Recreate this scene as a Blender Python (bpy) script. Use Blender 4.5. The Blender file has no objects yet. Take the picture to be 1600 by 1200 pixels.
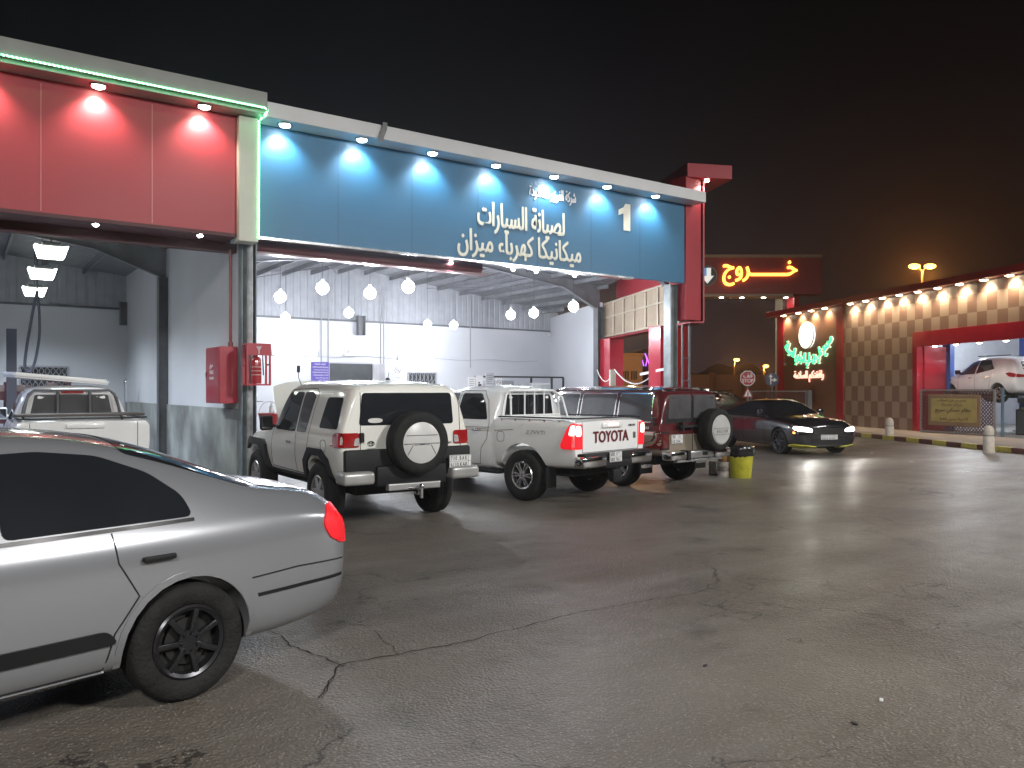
import bpy, bmesh, math, random, unicodedata
from mathutils import Vector, Matrix
from mathutils.bvhtree import BVHTree
R = math.radians
rnd = random.Random(7)
SC = bpy.context.scene
COL = SC.collection

# ------------------------------------------------------------ camera, world, exposure
F, CAMH, HY = 1250.0, 1.75, 609.0          # focal length in photo pixels, eye height, horizon row
TH = R(55.2)
FX, FY = math.cos(TH), math.sin(TH)
cd = bpy.data.cameras.new('camera'); cam = bpy.data.objects.new('camera', cd); COL.objects.link(cam)
cam.location = (0, 0, CAMH); cam.rotation_euler = (R(90), 0, TH - R(90))
cd.sensor_width = 36; cd.lens = 36 * F / 1600; cd.shift_y = (HY - 600) / 1600
cd.clip_start = .05; cd.clip_end = 2000
SC.camera = cam
SC.view_settings.view_transform = 'Standard'; SC.view_settings.look = 'None'
SC.view_settings.exposure = 0.55; SC.view_settings.gamma = 1
SC.cycles.use_denoising = True
SC.cycles.max_bounces = 6; SC.cycles.diffuse_bounces = 3; SC.cycles.glossy_bounces = 3
SC.cycles.transmission_bounces = 4; SC.cycles.transparent_max_bounces = 8
SC.cycles.sample_clamp_indirect = 4.0; SC.cycles.caustics_reflective = False; SC.cycles.caustics_refractive = False

def C2W(xc, z): return Vector((z * FX + xc * FY, z * FY - xc * FX))
def ray(px): return C2W((px - 800) / F, 1.0)
def P(px, py, Z):
    r = ray(px) * Z
    return Vector((r.x, r.y, CAMH + (HY - py) * Z / F))
def onY(px, py, Y): return P(px, py, Y / ray(px).y)
def onX(px, py, X): return P(px, py, X / ray(px).x)
def onG(px, py): return P(px, py, F * CAMH / (py - HY))
def onH(px, py, h): return P(px, py, F * (h - CAMH) / (HY - py))

w = bpy.data.worlds.new('World'); SC.world = w; w.use_nodes = True
nt = w.node_tree; N = nt.nodes; L = nt.links
bg = N['Background']
def mth(nt, op, a, b=None, clamp=False):
    n = nt.nodes.new('ShaderNodeMath'); n.operation = op; n.use_clamp = clamp
    for i, v in enumerate((a, b)):
        if v is None: continue
        if isinstance(v, (int, float)): n.inputs[i].default_value = v
        else: nt.links.new(v, n.inputs[i])
    return n.outputs[0]
def mixc(nt, fac, a, b, mode='MIX'):
    n = nt.nodes.new('ShaderNodeMix'); n.data_type = 'RGBA'; n.blend_type = mode
    for i, v in ((0, fac), (6, a), (7, b)):
        if isinstance(v, (int, float)): n.inputs[i].default_value = v
        elif isinstance(v, tuple): n.inputs[i].default_value = (*v, 1) if len(v) == 3 else v
        else: nt.links.new(v, n.inputs[i])
    return n.outputs[2]
tc = N.new('ShaderNodeTexCoord'); sp = N.new('ShaderNodeSeparateXYZ'); L.new(tc.outputs['Generated'], sp.inputs[0])
zz = mth(nt, 'MAXIMUM', sp.outputs[2], 0.0)
gd = ray(1400).normalized()                                   # city glow beyond the exit
dt = mth(nt, 'ADD', mth(nt, 'MULTIPLY', sp.outputs[0], gd.x), mth(nt, 'MULTIPLY', sp.outputs[1], gd.y))
az = mth(nt, 'POWER', mth(nt, 'MAXIMUM', dt, 0.0), 14.0)
el = mth(nt, 'POWER', 2.718, mth(nt, 'MULTIPLY', zz, -5.0))
glow = mth(nt, 'MULTIPLY', az, el)
gl2 = mth(nt, 'POWER', 2.718, mth(nt, 'MULTIPLY', zz, -4.0))
bd = ray(500).normalized()
dt2 = mth(nt, 'MAXIMUM', mth(nt, 'ADD', mth(nt, 'MULTIPLY', sp.outputs[0], bd.x), mth(nt, 'MULTIPLY', sp.outputs[1], bd.y)), 0.0)
g3 = mth(nt, 'MULTIPLY', gl2, mth(nt, 'POWER', dt2, 6.0))
c = mixc(nt, 1.0, (.0001, .0001, .0002), mixc(nt, glow, (0, 0, 0), (.011, .003, .001)), 'ADD')
c = mixc(nt, 1.0, c, mixc(nt, g3, (0, 0, 0), (.020, .022, .029)), 'ADD')
L.new(c, bg.inputs[0]); bg.inputs[1].default_value = 1.0

# ------------------------------------------------------------ materials
MATS = {}
def M(name, col, rough=.5, metal=0, var=.12, scale=3.0, bump=0, bscale=40, coat=0, emit=None, estr=0, spec=.5, rvar=0.1, detail=6):
    if name in MATS: return MATS[name]
    m = bpy.data.materials.new(name); m.use_nodes = True; nt = m.node_tree; b = nt.nodes['Principled BSDF']
    b.inputs['Roughness'].default_value = rough; b.inputs['Metallic'].default_value = metal
    b.inputs['Specular IOR Level'].default_value = spec; b.inputs['Coat Weight'].default_value = coat
    b.inputs['Coat Roughness'].default_value = .04
    tc = nt.nodes.new('ShaderNodeTexCoord')
    no = nt.nodes.new('ShaderNodeTexNoise'); no.inputs['Scale'].default_value = scale; no.inputs['Detail'].default_value = detail
    nt.links.new(tc.outputs['Object'], no.inputs['Vector'])
    f = mth(nt, 'MULTIPLY', mth(nt, 'SUBTRACT', no.outputs[0], .35), 2.5, True)
    dk = tuple(x * (1 - var) for x in col); lt = tuple(min(1, x * (1 + var * .6)) for x in col)
    nt.links.new(mixc(nt, f, dk, lt), b.inputs['Base Color'])
    nt.links.new(mth(nt, 'ADD', mth(nt, 'MULTIPLY', f, rvar), rough - rvar / 2, True), b.inputs['Roughness'])
    if bump:
        n2 = nt.nodes.new('ShaderNodeTexNoise'); n2.inputs['Scale'].default_value = bscale; n2.inputs['Detail'].default_value = 4
        nt.links.new(tc.outputs['Object'], n2.inputs['Vector'])
        bp = nt.nodes.new('ShaderNodeBump'); bp.inputs['Strength'].default_value = bump; bp.inputs['Distance'].default_value = .01
        nt.links.new(n2.outputs[0], bp.inputs['Height']); nt.links.new(bp.outputs[0], b.inputs['Normal'])
    if emit:
        b.inputs['Emission Color'].default_value = (*emit, 1); b.inputs['Emission Strength'].default_value = estr
        m.cycles.emission_sampling = 'NONE'
    MATS[name] = m; return m

def ground_mat():
    m = bpy.data.materials.new('asphalt'); m.use_nodes = True; nt = m.node_tree; b = nt.nodes['Principled BSDF']
    tc = nt.nodes.new('ShaderNodeTexCoord')
    def noise(s, d=5, r=.6, stretch=None):
        n = nt.nodes.new('ShaderNodeTexNoise'); n.inputs['Scale'].default_value = s; n.inputs['Detail'].default_value = d; n.inputs['Roughness'].default_value = r
        if stretch:
            mp = nt.nodes.new('ShaderNodeMapping'); mp.inputs['Scale'].default_value = stretch; mp.inputs['Rotation'].default_value = (0, 0, R(20))
            nt.links.new(tc.outputs['Object'], mp.inputs[0]); nt.links.new(mp.outputs[0], n.inputs['Vector'])
        else: nt.links.new(tc.outputs['Object'], n.inputs['Vector'])
        return n.outputs[0]
    big = noise(.25, 6); mid = noise(1.3, 8, .7); fine = noise(55, 3, .7); streak = noise(1.0, 6, .65, (.25, 2.2, 1))
    c = mixc(nt, mth(nt, 'MULTIPLY', mth(nt, 'SUBTRACT', big, .38), 4, True), (.086, .072, .058), (.160, .143, .120))
    c = mixc(nt, mth(nt, 'MULTIPLY', mth(nt, 'SUBTRACT', streak, .5), 3.5, True), c, (.16, .148, .130))
    c = mixc(nt, mth(nt, 'MULTIPLY', mth(nt, 'SUBTRACT', mid, .56), 5, True), c, (.045, .040, .035))
    c = mixc(nt, mth(nt, 'MULTIPLY', mth(nt, 'SUBTRACT', fine, .5), 3, True), c, mixc(nt, 1.0, c, (1.7, 1.7, 1.7), 'MULTIPLY'))
    ol = noise(.8, 3, .5)
    c = mixc(nt, mth(nt, 'MULTIPLY', mth(nt, 'MULTIPLY', mth(nt, 'SUBTRACT', ol, .63), 7, True), .7), c, (.022, .020, .018))
    # pale stones
    vo = nt.nodes.new('ShaderNodeTexVoronoi'); vo.inputs['Scale'].default_value = 48; nt.links.new(tc.outputs['Object'], vo.inputs['Vector'])
    st = mth(nt, 'LESS_THAN', vo.outputs['Distance'], .26)
    wn = nt.nodes.new('ShaderNodeSeparateColor'); nt.links.new(vo.outputs['Color'], wn.inputs[0])
    c = mixc(nt, mth(nt, 'MULTIPLY', mth(nt, 'MULTIPLY', st, mth(nt, 'GREATER_THAN', wn.outputs[0], .55)), .7), c, (.36, .34, .31))
    # hairline cracks
    vc = nt.nodes.new('ShaderNodeTexVoronoi'); vc.feature = 'DISTANCE_TO_EDGE'; vc.inputs['Scale'].default_value = .55
    ds = nt.nodes.new('ShaderNodeTexNoise'); ds.inputs['Scale'].default_value = 1.7; ds.inputs['Detail'].default_value = 6
    nt.links.new(tc.outputs['Object'], ds.inputs['Vector'])
    va = nt.nodes.new('ShaderNodeVectorMath'); va.operation = 'MULTIPLY_ADD'; nt.links.new(ds.outputs['Color'], va.inputs[0])
    va.inputs[1].default_value = (1.6, 1.6, 0); nt.links.new(tc.outputs['Object'], va.inputs[2]); nt.links.new(va.outputs[0], vc.inputs['Vector'])
    crk = mth(nt, 'MULTIPLY', mth(nt, 'LESS_THAN', vc.outputs['Distance'], .005), mth(nt, 'GREATER_THAN', noise(.35, 2), .5))
    c = mixc(nt, mth(nt, 'MULTIPLY', crk, .75), c, (.015, .013, .012))
    nt.links.new(c, b.inputs['Base Color'])
    ro = mth(nt, 'ADD', mth(nt, 'MULTIPLY', mth(nt, 'SUBTRACT', noise(.6, 6, .6, (.5, 1.3, 1)), .35), .5, True), .29)
    nt.links.new(ro, b.inputs['Roughness']); b.inputs['Specular IOR Level'].default_value = .55
    bp = nt.nodes.new('ShaderNodeBump'); bp.inputs['Strength'].default_value = .9; bp.inputs['Distance'].default_value = .011
    h = mth(nt, 'SUBTRACT', mth(nt, 'ADD', fine, mth(nt, 'MULTIPLY', vo.outputs['Distance'], -.6)), mth(nt, 'MULTIPLY', crk, 1.0))
    nt.links.new(h, bp.inputs['Height'])
    bp2 = nt.nodes.new('ShaderNodeBump'); bp2.inputs['Strength'].default_value = .5; bp2.inputs['Distance'].default_value = .05
    nt.links.new(noise(2.2, 4), bp2.inputs['Height']); nt.links.new(bp.outputs[0], bp2.inputs['Normal'])
    nt.links.new(bp2.outputs[0], b.inputs['Normal'])
    return m

def emis(name, col, s):
    return M(name, tuple(min(.8, x) for x in col), .5, emit=col, estr=s, var=0)
white_paint = M('white_car_paint', (.80, .815, .82), .28, coat=.6, var=.03, scale=.6, rvar=.03, detail=1)
cream_paint = M('cream_car_paint', (.78, .78, .735), .26, coat=.7, var=.03, scale=.6, rvar=.03, detail=1)
silver_paint = M('silver_car_paint', (.29, .30, .32), .24, metal=.5, coat=.8, var=.03, scale=.6, rvar=.03, detail=1)
black_paint = M('black_car_paint', (.008, .008, .011), .14, coat=1, var=.03, scale=.6, rvar=.03, detail=1)
maroon_paint = M('maroon_car_paint', (.085, .012, .016), .25, coat=.9, var=.03, scale=.6, rvar=.03, detail=1)
champ_paint = M('champagne_car_paint', (.34, .29, .23), .32, metal=.4, coat=.6, var=.03, scale=.6, rvar=.03, detail=1)
glass = M('dark_glass', (.012, .014, .017), .06, spec=.7, var=.1, rvar=.02)
glass_l = M('grey_glass', (.085, .085, .09), .08, spec=.7, var=.3, scale=2, rvar=.02)
rubber = M('tyre_rubber', (.014, .014, .014), .8, bump=.8, bscale=45, var=.5, scale=9, spec=.3)
plastic = M('black_plastic', (.010, .010, .011), .6, spec=.3, bump=.15, bscale=120, var=.2)
dark = M('dark_void', (.006, .006, .006), .9)
chrome = M('chrome', (.75, .75, .76), .10, metal=1, var=.08, rvar=.05)
alloy = M('alloy_rim', (.55, .55, .56), .28, metal=.9, var=.15, scale=8)
dark_alloy = M('dark_rim', (.05, .05, .055), .3, metal=.8, var=.15)
steel = M('galvanised_steel', (.30, .33, .34), .45, metal=.4, var=.3, scale=4, bump=.1)
grey_steel = M('grey_painted_steel', (.11, .115, .125), .5, var=.3, scale=3)
red_lens = M('red_lens', (.35, .008, .010), .12, coat=1, var=.2, scale=12)
red_lit = emis('red_lit_lens', (1.0, .01, .02), .40)
red_dim = emis('red_dim_lens', (1.0, .01, .02), .09)
red_hot = emis('brake_lamp', (1.0, .16, .14), 9)
dark_lens = M('dark_red_lens', (.10, .005, .008), .15, coat=1, var=.3, scale=12)
clear_lens = M('clear_lens', (.5, .5, .5), .12, coat=1, var=.3, scale=14)
white_wall = M('white_wall', (.60, .61, .64), .75, var=.08, scale=.5, detail=8, bump=.12, bscale=25, spec=.2)
plate_w = M('plate_white', (.7, .7, .7), .4, var=.05)
ink = M('black_ink', (.015, .015, .018), .5)

# ------------------------------------------------------------ mesh helpers
def obj(name, bm, mat, parent=None, smooth=False, ang=35):
    me = bpy.data.meshes.new(name)
    if isinstance(bm, bmesh.types.BMesh):
        bm.normal_update(); bm.to_mesh(me); bm.free()
    else: me = bm; me.name = name
    for m_ in (mat if isinstance(mat, (list, tuple)) else [mat]): me.materials.append(m_)
    if smooth:
        me.shade_smooth(); me.set_sharp_from_angle(angle=R(ang))
    o = bpy.data.objects.new(name, me); COL.objects.link(o)
    if parent: o.parent = parent
    return o
def tag(o, label, cat, group=None):
    o['label'] = label; o['category'] = cat
    if group: o['group'] = group
    return o
def thing(name, label, cat, loc=(0, 0, 0), rz=0, group=None):
    o = bpy.data.objects.new(name, None); COL.objects.link(o); o.empty_display_size = .2
    o.location = loc; o.rotation_euler = (0, 0, rz)
    return tag(o, label, cat, group)
def struct(name, bm, mat):
    o = obj(name, bm, mat); o['kind'] = 'structure'; return o
def B(): return bmesh.new()
def box(bm, c, s, rot=None, bev=0, seg=2, mi=0):
    r = bmesh.ops.create_cube(bm, size=1); vs = r['verts']
    bmesh.ops.scale(bm, vec=s, verts=vs)
    if bev:
        es = list({e for v in vs for e in v.link_edges})
        q = bmesh.ops.bevel(bm, geom=es, offset=bev, segments=seg, affect='EDGES', profile=.5)
        vs = list({v for v in q['verts']} | {v for v in vs if v.is_valid})
    if mi:
        for f in {f for v in vs for f in v.link_faces}: f.material_index = mi
    if rot is not None: bmesh.ops.rotate(bm, verts=vs, cent=(0, 0, 0), matrix=rot.to_3x3())
    bmesh.ops.translate(bm, verts=vs, vec=c); return vs
def bx(bm, x0, x1, y0, y1, z0, z1, bev=0):
    return box(bm, ((x0 + x1) / 2, (y0 + y1) / 2, (z0 + z1) / 2), (abs(x1 - x0), abs(y1 - y0), abs(z1 - z0)), bev=bev)
def bar(bm, a, b, w_, h_, bev=0, up=Vector((0, 0, 1))):
    a = Vector(a); b = Vector(b); d = b - a; l = d.length; x = d.normalized()
    y = up.cross(x)
    if y.length < 1e-4: y = Vector((0, 1, 0)).cross(x) if abs(x.y) < .9 else Vector((1, 0, 0))
    y.normalize(); z = x.cross(y)
    m = Matrix((x, y, z)).transposed()
    return box(bm, (a + b) / 2, (l, w_, h_), rot=m, bev=bev)
def cyl(bm, c, r, h, axis='Z', seg=24, r2=None, cap=True):
    q = bmesh.ops.create_cone(bm, cap_ends=cap, segments=seg, radius1=r, radius2=r if r2 is None else r2, depth=h)
    vs = q['verts']
    if axis == 'Y': bmesh.ops.rotate(bm, verts=vs, cent=(0, 0, 0), matrix=Matrix.Rotation(R(90), 3, 'X'))
    if axis == 'X': bmesh.ops.rotate(bm, verts=vs, cent=(0, 0, 0), matrix=Matrix.Rotation(R(90), 3, 'Y'))
    bmesh.ops.translate(bm, verts=vs, vec=c); return vs
def tube(bm, pts, r, seg=8, closed=False):
    pts = [Vector(p) for p in pts]; rings = []; n = len(pts); pu = None
    for i, p in enumerate(pts):
        a = pts[(i - 1) % n] if (i or closed) else p; b = pts[(i + 1) % n] if (i < n - 1 or closed) else p
        t = (b - a).normalized()
        if pu is None: u = t.orthogonal().normalized()
        else:
            u = pu - t * pu.dot(t); u = u.normalized() if u.length > 1e-6 else t.orthogonal().normalized()
        pu = u; v = t.cross(u)
        rr = r[i] if isinstance(r, (list, tuple)) else r
        rings.append([bm.verts.new(p + (u * math.cos(k * 2 * math.pi / seg) + v * math.sin(k * 2 * math.pi / seg)) * rr) for k in range(seg)])
    for i in range(n if closed else n - 1):
        A = rings[i]; Bq = rings[(i + 1) % n]
        for k in range(seg): bm.faces.new((A[k], A[(k + 1) % seg], Bq[(k + 1) % seg], Bq[k]))
    if not closed: bm.faces.new(rings[0][::-1]); bm.faces.new(rings[-1])
def lathe(bm, prof, axis='Y', seg=40, c=(0, 0, 0), mi=0):
    c = Vector(c); rings = []
    for (r, h) in prof:
        ring = []
        for k in range(seg):
            a = 2 * math.pi * k / seg
            if axis == 'Y': v = Vector((r * math.cos(a), h, r * math.sin(a)))
            elif axis == 'X': v = Vector((h, r * math.cos(a), r * math.sin(a)))
            else: v = Vector((r * math.cos(a), r * math.sin(a), h))
            ring.append(bm.verts.new(c + v))
        rings.append(ring)
    for i in range(len(rings) - 1):
        for k in range(seg):
            f = bm.faces.new((rings[i][k], rings[i][(k + 1) % seg], rings[i + 1][(k + 1) % seg], rings[i + 1][k])); f.material_index = mi
    for ring, rv in ((rings[0], True), (rings[-1], False)):
        if prof[0 if rv else -1][0] > 1e-3:
            f = bm.faces.new(ring[::-1] if rv else ring); f.material_index = mi
    bmesh.ops.recalc_face_normals(bm, faces=bm.faces)
def prism(bm, pts, d0, d1, plane='XZ', mi=0):
    """polygon pts extruded between d0 and d1 along the missing axis"""
    def mk(p, d):
        return {'XZ': (p[0], d, p[1]), 'YZ': (d, p[0], p[1]), 'XY': (p[0], p[1], d)}[plane]
    a = [bm.verts.new(mk(p, d0)) for p in pts]; b = [bm.verts.new(mk(p, d1)) for p in pts]
    fs = [bm.faces.new(a), bm.faces.new(b[::-1])]
    n = len(pts)
    for i in range(n): fs.append(bm.faces.new((a[i], b[i], b[(i + 1) % n], a[(i + 1) % n])))
    for f in fs: f.material_index = mi
    bmesh.ops.recalc_face_normals(bm, faces=fs)
def quad(bm, pts):
    return bm.faces.new([bm.verts.new(p) for p in pts])

# ------------------------------------------------------------ lettering
FORMS = {}
for cp in list(range(0xFE80, 0xFEF5)):
    d = unicodedata.decomposition(chr(cp)).split()
    if len(d) == 2: FORMS.setdefault(chr(int(d[1], 16)), {})[d[0]] = chr(cp)
def arab(s):
    out = []
    chars = list(s)
    def joins_next(ch): return ch == '\u0640' or 'initial' in FORMS.get(ch, {}) or ch in '\ufefb\ufefc'[:0]
    def joins_prev(ch): return ch == '\u0640' or 'final' in FORMS.get(ch, {})
    for i, ch in enumerate(chars):
        if ch not in FORMS: out.append(ch); continue
        p = i > 0 and joins_next(chars[i - 1]) and joins_prev(ch)
        n = i < len(chars) - 1 and joins_next(ch) and joins_prev(chars[i + 1])
        key = '<medial>' if p and n else '<final>' if p else '<initial>' if n else '<isolated>'
        out.append(FORMS[ch].get(key, ch))
    t = ''.join(out)
    t = t.replace('\ufedf\ufe8e', '\ufefb').replace('\ufee0\ufe8e', '\ufefc')
    return t[::-1]
for k_ in list(FORMS): FORMS[k_] = {('<' + a.strip('<>') + '>'): b for a, b in FORMS[k_].items()}
def _jn(ch): return ch == '\u0640' or '<initial>' in FORMS.get(ch, {})
def _jp(ch): return ch == '\u0640' or '<final>' in FORMS.get(ch, {})
def arab(s):
    out = []
    for i, ch in enumerate(s):
        if ch not in FORMS: out.append(ch); continue
        p = i > 0 and _jn(s[i - 1]) and _jp(ch); n = i < len(s) - 1 and _jn(ch) and _jp(s[i + 1])
        key = '<medial>' if p and n else '<final>' if p else '<initial>' if n else '<isolated>'
        out.append(FORMS[ch].get(key, ch))
    t = ''.join(out).replace('\ufedf\ufe8e', '\ufefb').replace('\ufee0\ufe8e', '\ufefc')
    return t[::-1]
def text_bm(s, w_, h_, depth=.01, bold=0.0, shear=0, ar=False, arc=None):
    """lettering fitted into a w x h box; local x right, y up, z towards the reader; origin lower left"""
    cu = bpy.data.curves.new('t', 'FONT'); cu.body = arab(s) if ar else s
    cu.resolution_u = 2 if ar else 4; cu.shear = shear
    o = bpy.data.objects.new('t', cu); COL.objects.link(o)
    me = bpy.data.meshes.new_from_object(o.evaluated_get(bpy.context.evaluated_depsgraph_get()))
    bpy.data.objects.remove(o); bpy.data.curves.remove(cu)
    bm = B(); bm.from_mesh(me); bpy.data.meshes.remove(me)
    xs = [v.co.x for v in bm.verts]; ys = [v.co.y for v in bm.verts]
    x0, x1, y0, y1 = min(xs), max(xs), min(ys), max(ys)
    for v in bm.verts:
        v.co = Vector(((v.co.x - x0) / (x1 - x0) * w_, (v.co.y - y0) / (y1 - y0) * h_, 0))
    bmesh.ops.remove_doubles(bm, verts=bm.verts, dist=1e-5)
    if arc:
        for v in bm.verts: v.co = arc(v.co)
    fs = list(bm.faces)
    r = bmesh.ops.extrude_face_region(bm, geom=fs)
    bmesh.ops.translate(bm, verts=[g for g in r['geom'] if isinstance(g, bmesh.types.BMVert)], vec=(0, 0, depth))
    for f in bm.faces: f.smooth = False
    if bold:
        k = bold * h_; base = bm.copy()
        for i, (dx, dy) in enumerate(((k, 0), (-k, 0), (0, k * .7), (0, -k * .7), (k * .7, k * .5), (-k * .7, -k * .5))):
            q = base.copy(); q.transform(Matrix.Translation((dx, dy, -.0004 * (i + 1)))); m2 = bpy.data.meshes.new('q'); q.to_mesh(m2); q.free(); bm.from_mesh(m2); bpy.data.meshes.remove(m2)
        base.free()
    return bm
def text(name, s, org, xd, w_, h_, mat, parent=None, depth=.01, bold=0, up=(0, 0, 1), **kw):
    bm = text_bm(s, w_, h_, depth, bold, **kw)
    x = Vector(xd).normalized(); u = Vector(up).normalized(); n = x.cross(u)
    m = Matrix((x, u, n)).transposed().to_4x4(); m.translation = Vector(org)
    bm.transform(m)
    return obj(name, bm, mat, parent)

# ------------------------------------------------------------ light helpers
def lamp(kind, name, loc, power, col=(1, 1, 1), parent=None, size=.05, spot=None, to=None, blend=.5):
    l = bpy.data.lights.new(name, kind); l.energy = power; l.color = col
    if kind in ('SPOT', 'POINT'): l.shadow_soft_size = size
    if kind == 'SPOT': l.spot_size = R(spot); l.spot_blend = blend
    if kind == 'AREA': l.size = size
    o = bpy.data.objects.new(name, l); COL.objects.link(o); o.location = loc
    if to is not None: o.rotation_euler = (Vector(to)).to_track_quat('-Z', 'Y').to_euler()
    if parent: o.parent = parent
    return o

# ------------------------------------------------------------ vehicle kit (local frame: x forward from rear bumper, y left, z up)
def chaikin(pts, n=2, closed=True):
    for _ in range(n):
        q = []
        m = len(pts)
        for i in range(m if closed else m - 1):
            a = pts[i]; b = pts[(i + 1) % m]
            q += [(a[0] * .8 + b[0] * .2, a[1] * .8 + b[1] * .2), (a[0] * .2 + b[0] * .8, a[1] * .2 + b[1] * .8)]
        if not closed: q = [pts[0]] + q + [pts[-1]]
        pts = q
    return pts
def rpoly(pts, r=.04, n=4):
    q = []; m = len(pts)
    for i in range(m):
        p0, p1, p2 = Vector(pts[i - 1]), Vector(pts[i]), Vector(pts[(i + 1) % m])
        a = p0 - p1; b_ = p2 - p1; ra = min(r, a.length * .45); rb = min(r, b_.length * .45)
        A = p1 + a.normalized() * ra; Bq = p1 + b_.normalized() * rb
        for k in range(n + 1):
            t = k / n; v = A * (1 - t) ** 2 + p1 * 2 * t * (1 - t) + Bq * t * t; q.append((v.x, v.y))
    return q
class Shell:
    """car body lofted through cross sections, with wheel arches cut out"""
    def __init__(s, st, crease=None, endc=.3, sub=2):
        crease = crease or {5: .35, 2: .3}
        bm = B(); cl = bm.edges.layers.float.new('crease_edge'); rings = []
        for q in st:
            x, zb, zbelt, zt, wb, wm, wbe, wt = q[:8]
            crown = q[8] if len(q) > 8 else .02
            half = [(0, zb), (wb - .12, zb), (wb, zb + .07), (wm, zb + .45 * (zbelt - zb)), (wm - .005, zbelt - .10), (wbe, zbelt),
                    (wt + .25 * (wbe - wt), zbelt + .72 * (zt - zbelt)), (wt - .06, zt - .012), (wt * .5, zt + crown * .8), (0, zt + crown)]
            ring = [bm.verts.new((x, -y, z)) for y, z in half] + [bm.verts.new((x, y, z)) for y, z in half[-2:0:-1]]
            rings.append(ring)
        n = len(rings[0]); K = 10
        for a, b in zip(rings, rings[1:]):
            for k in range(n): bm.faces.new((a[k], b[k], b[(k + 1) % n], a[(k + 1) % n]))
            for k, cv in crease.items():
                for kk in {k, (n - k) % n}:
                    bm.edges.get((a[kk], b[kk]))[cl] = cv
        for ring in (rings[0], rings[-1]):
            for k in range(K - 1):
                v = [ring[k], ring[k + 1], ring[(n - k - 1) % n], ring[(n - k) % n]]
                v = list(dict.fromkeys(v)); bm.faces.new(v)
            for k in range(n): bm.edges.get((ring[k], ring[(k + 1) % n]))[cl] = endc
        bmesh.ops.recalc_face_normals(bm, faces=bm.faces)
        me = bpy.data.meshes.new('b'); bm.to_mesh(me); bm.free()
        o = bpy.data.objects.new('b', me); COL.objects.link(o)
        md = o.modifiers.new('s', 'SUBSURF'); md.levels = sub
        s.me = bpy.data.meshes.new_from_object(o.evaluated_get(bpy.context.evaluated_depsgraph_get()))
        bpy.data.objects.remove(o)
        s.bvh = BVHTree.FromPolygons([v.co.copy() for v in s.me.vertices], [tuple(p.vertices) for p in s.me.polygons])
    def cut(s, cutters):
        """cutters: bmesh list, faces get material slot 1"""
        o = bpy.data.objects.new('b', s.me); COL.objects.link(o); tmp = []
        for m_ in (dark, dark): s.me.materials.append(m_)
        for cb in cutters:
            me = bpy.data.meshes.new('c'); 
            for f in cb.faces: f.material_index = 1
            cb.to_mesh(me); cb.free()
            for m_ in (dark, dark): me.materials.append(m_)
            c = bpy.data.objects.new('c', me); COL.objects.link(c); tmp.append(c)
            md = o.modifiers.new('x', 'BOOLEAN'); md.operation = 'DIFFERENCE'; md.object = c; md.solver = 'EXACT'
            try: md.material_mode = 'INDEX'
            except Exception: pass
        me2 = bpy.data.meshes.new_from_object(o.evaluated_get(bpy.context.evaluated_depsgraph_get()))
        for c in tmp: bpy.data.objects.remove(c)
        bpy.data.objects.remove(o); me2.materials.clear(); s.me = me2
    def hit(s, u, v, axis, d):
        if axis in 'lr':
            sg = 1 if axis == 'l' else -1; o = Vector((u, sg * 3, v)); dr = Vector((0, -sg, 0))
        elif axis == 'b': o = Vector((-3, u, v)); dr = Vector((1, 0, 0))
        elif axis == 'f': o = Vector((9, u, v)); dr = Vector((-1, 0, 0))
        else: o = Vector((u, v, 5)); dr = Vector((0, 0, -1))
        p, nn, i, _ = s.bvh.ray_cast(o, dr)
        if p is None:
            g = {'l': Vector((u, .8, v)), 'r': Vector((u, -.8, v)), 'b': Vector((0, u, v)), 'f': Vector((4.4, u, v)), 't': Vector((u, v, 1.5))}[axis]
            p, nn, i, _ = s.bvh.find_nearest(g)
        if nn.dot(dr) > 0: nn = -nn
        return p, nn
    def patch(s, poly, axis, d=.004, step=.1, back=.012, rd=1):
        if rd: poly = rpoly(poly, .045 * rd)
        bm = B(); bm.faces.new([bm.verts.new((a, b, 0)) for a, b in poly])
        xs = [p[0] for p in poly]; ys = [p[1] for p in poly]
        for i, (lo, hi) in enumerate(((min(xs), max(xs)), (min(ys), max(ys)))):
            k = max(1, int((hi - lo) / step))
            for j in range(1, k):
                co = [0, 0, 0]; co[i] = lo + (hi - lo) * j / k + 1e-5; no = [0, 0, 0]; no[i] = 1
                bmesh.ops.bisect_plane(bm, geom=bm.verts[:] + bm.edges[:] + bm.faces[:], plane_co=co, plane_no=no)
        back_p = {}
        for v in bm.verts:
            p, nn = s.hit(v.co.x, v.co.y, axis, d); back_p[v] = p - nn * back; v.co = p + nn * d
        be = [e for e in bm.edges if len(e.link_faces) == 1]; nv = {}
        for e in be:
            for v in e.verts:
                if v not in nv: nv[v] = bm.verts.new(back_p[v])
        for e in be: bm.faces.new((e.verts[0], e.verts[1], nv[e.verts[1]], nv[e.verts[0]]))
        bmesh.ops.recalc_face_normals(bm, faces=bm.faces)
        return bm
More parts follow.
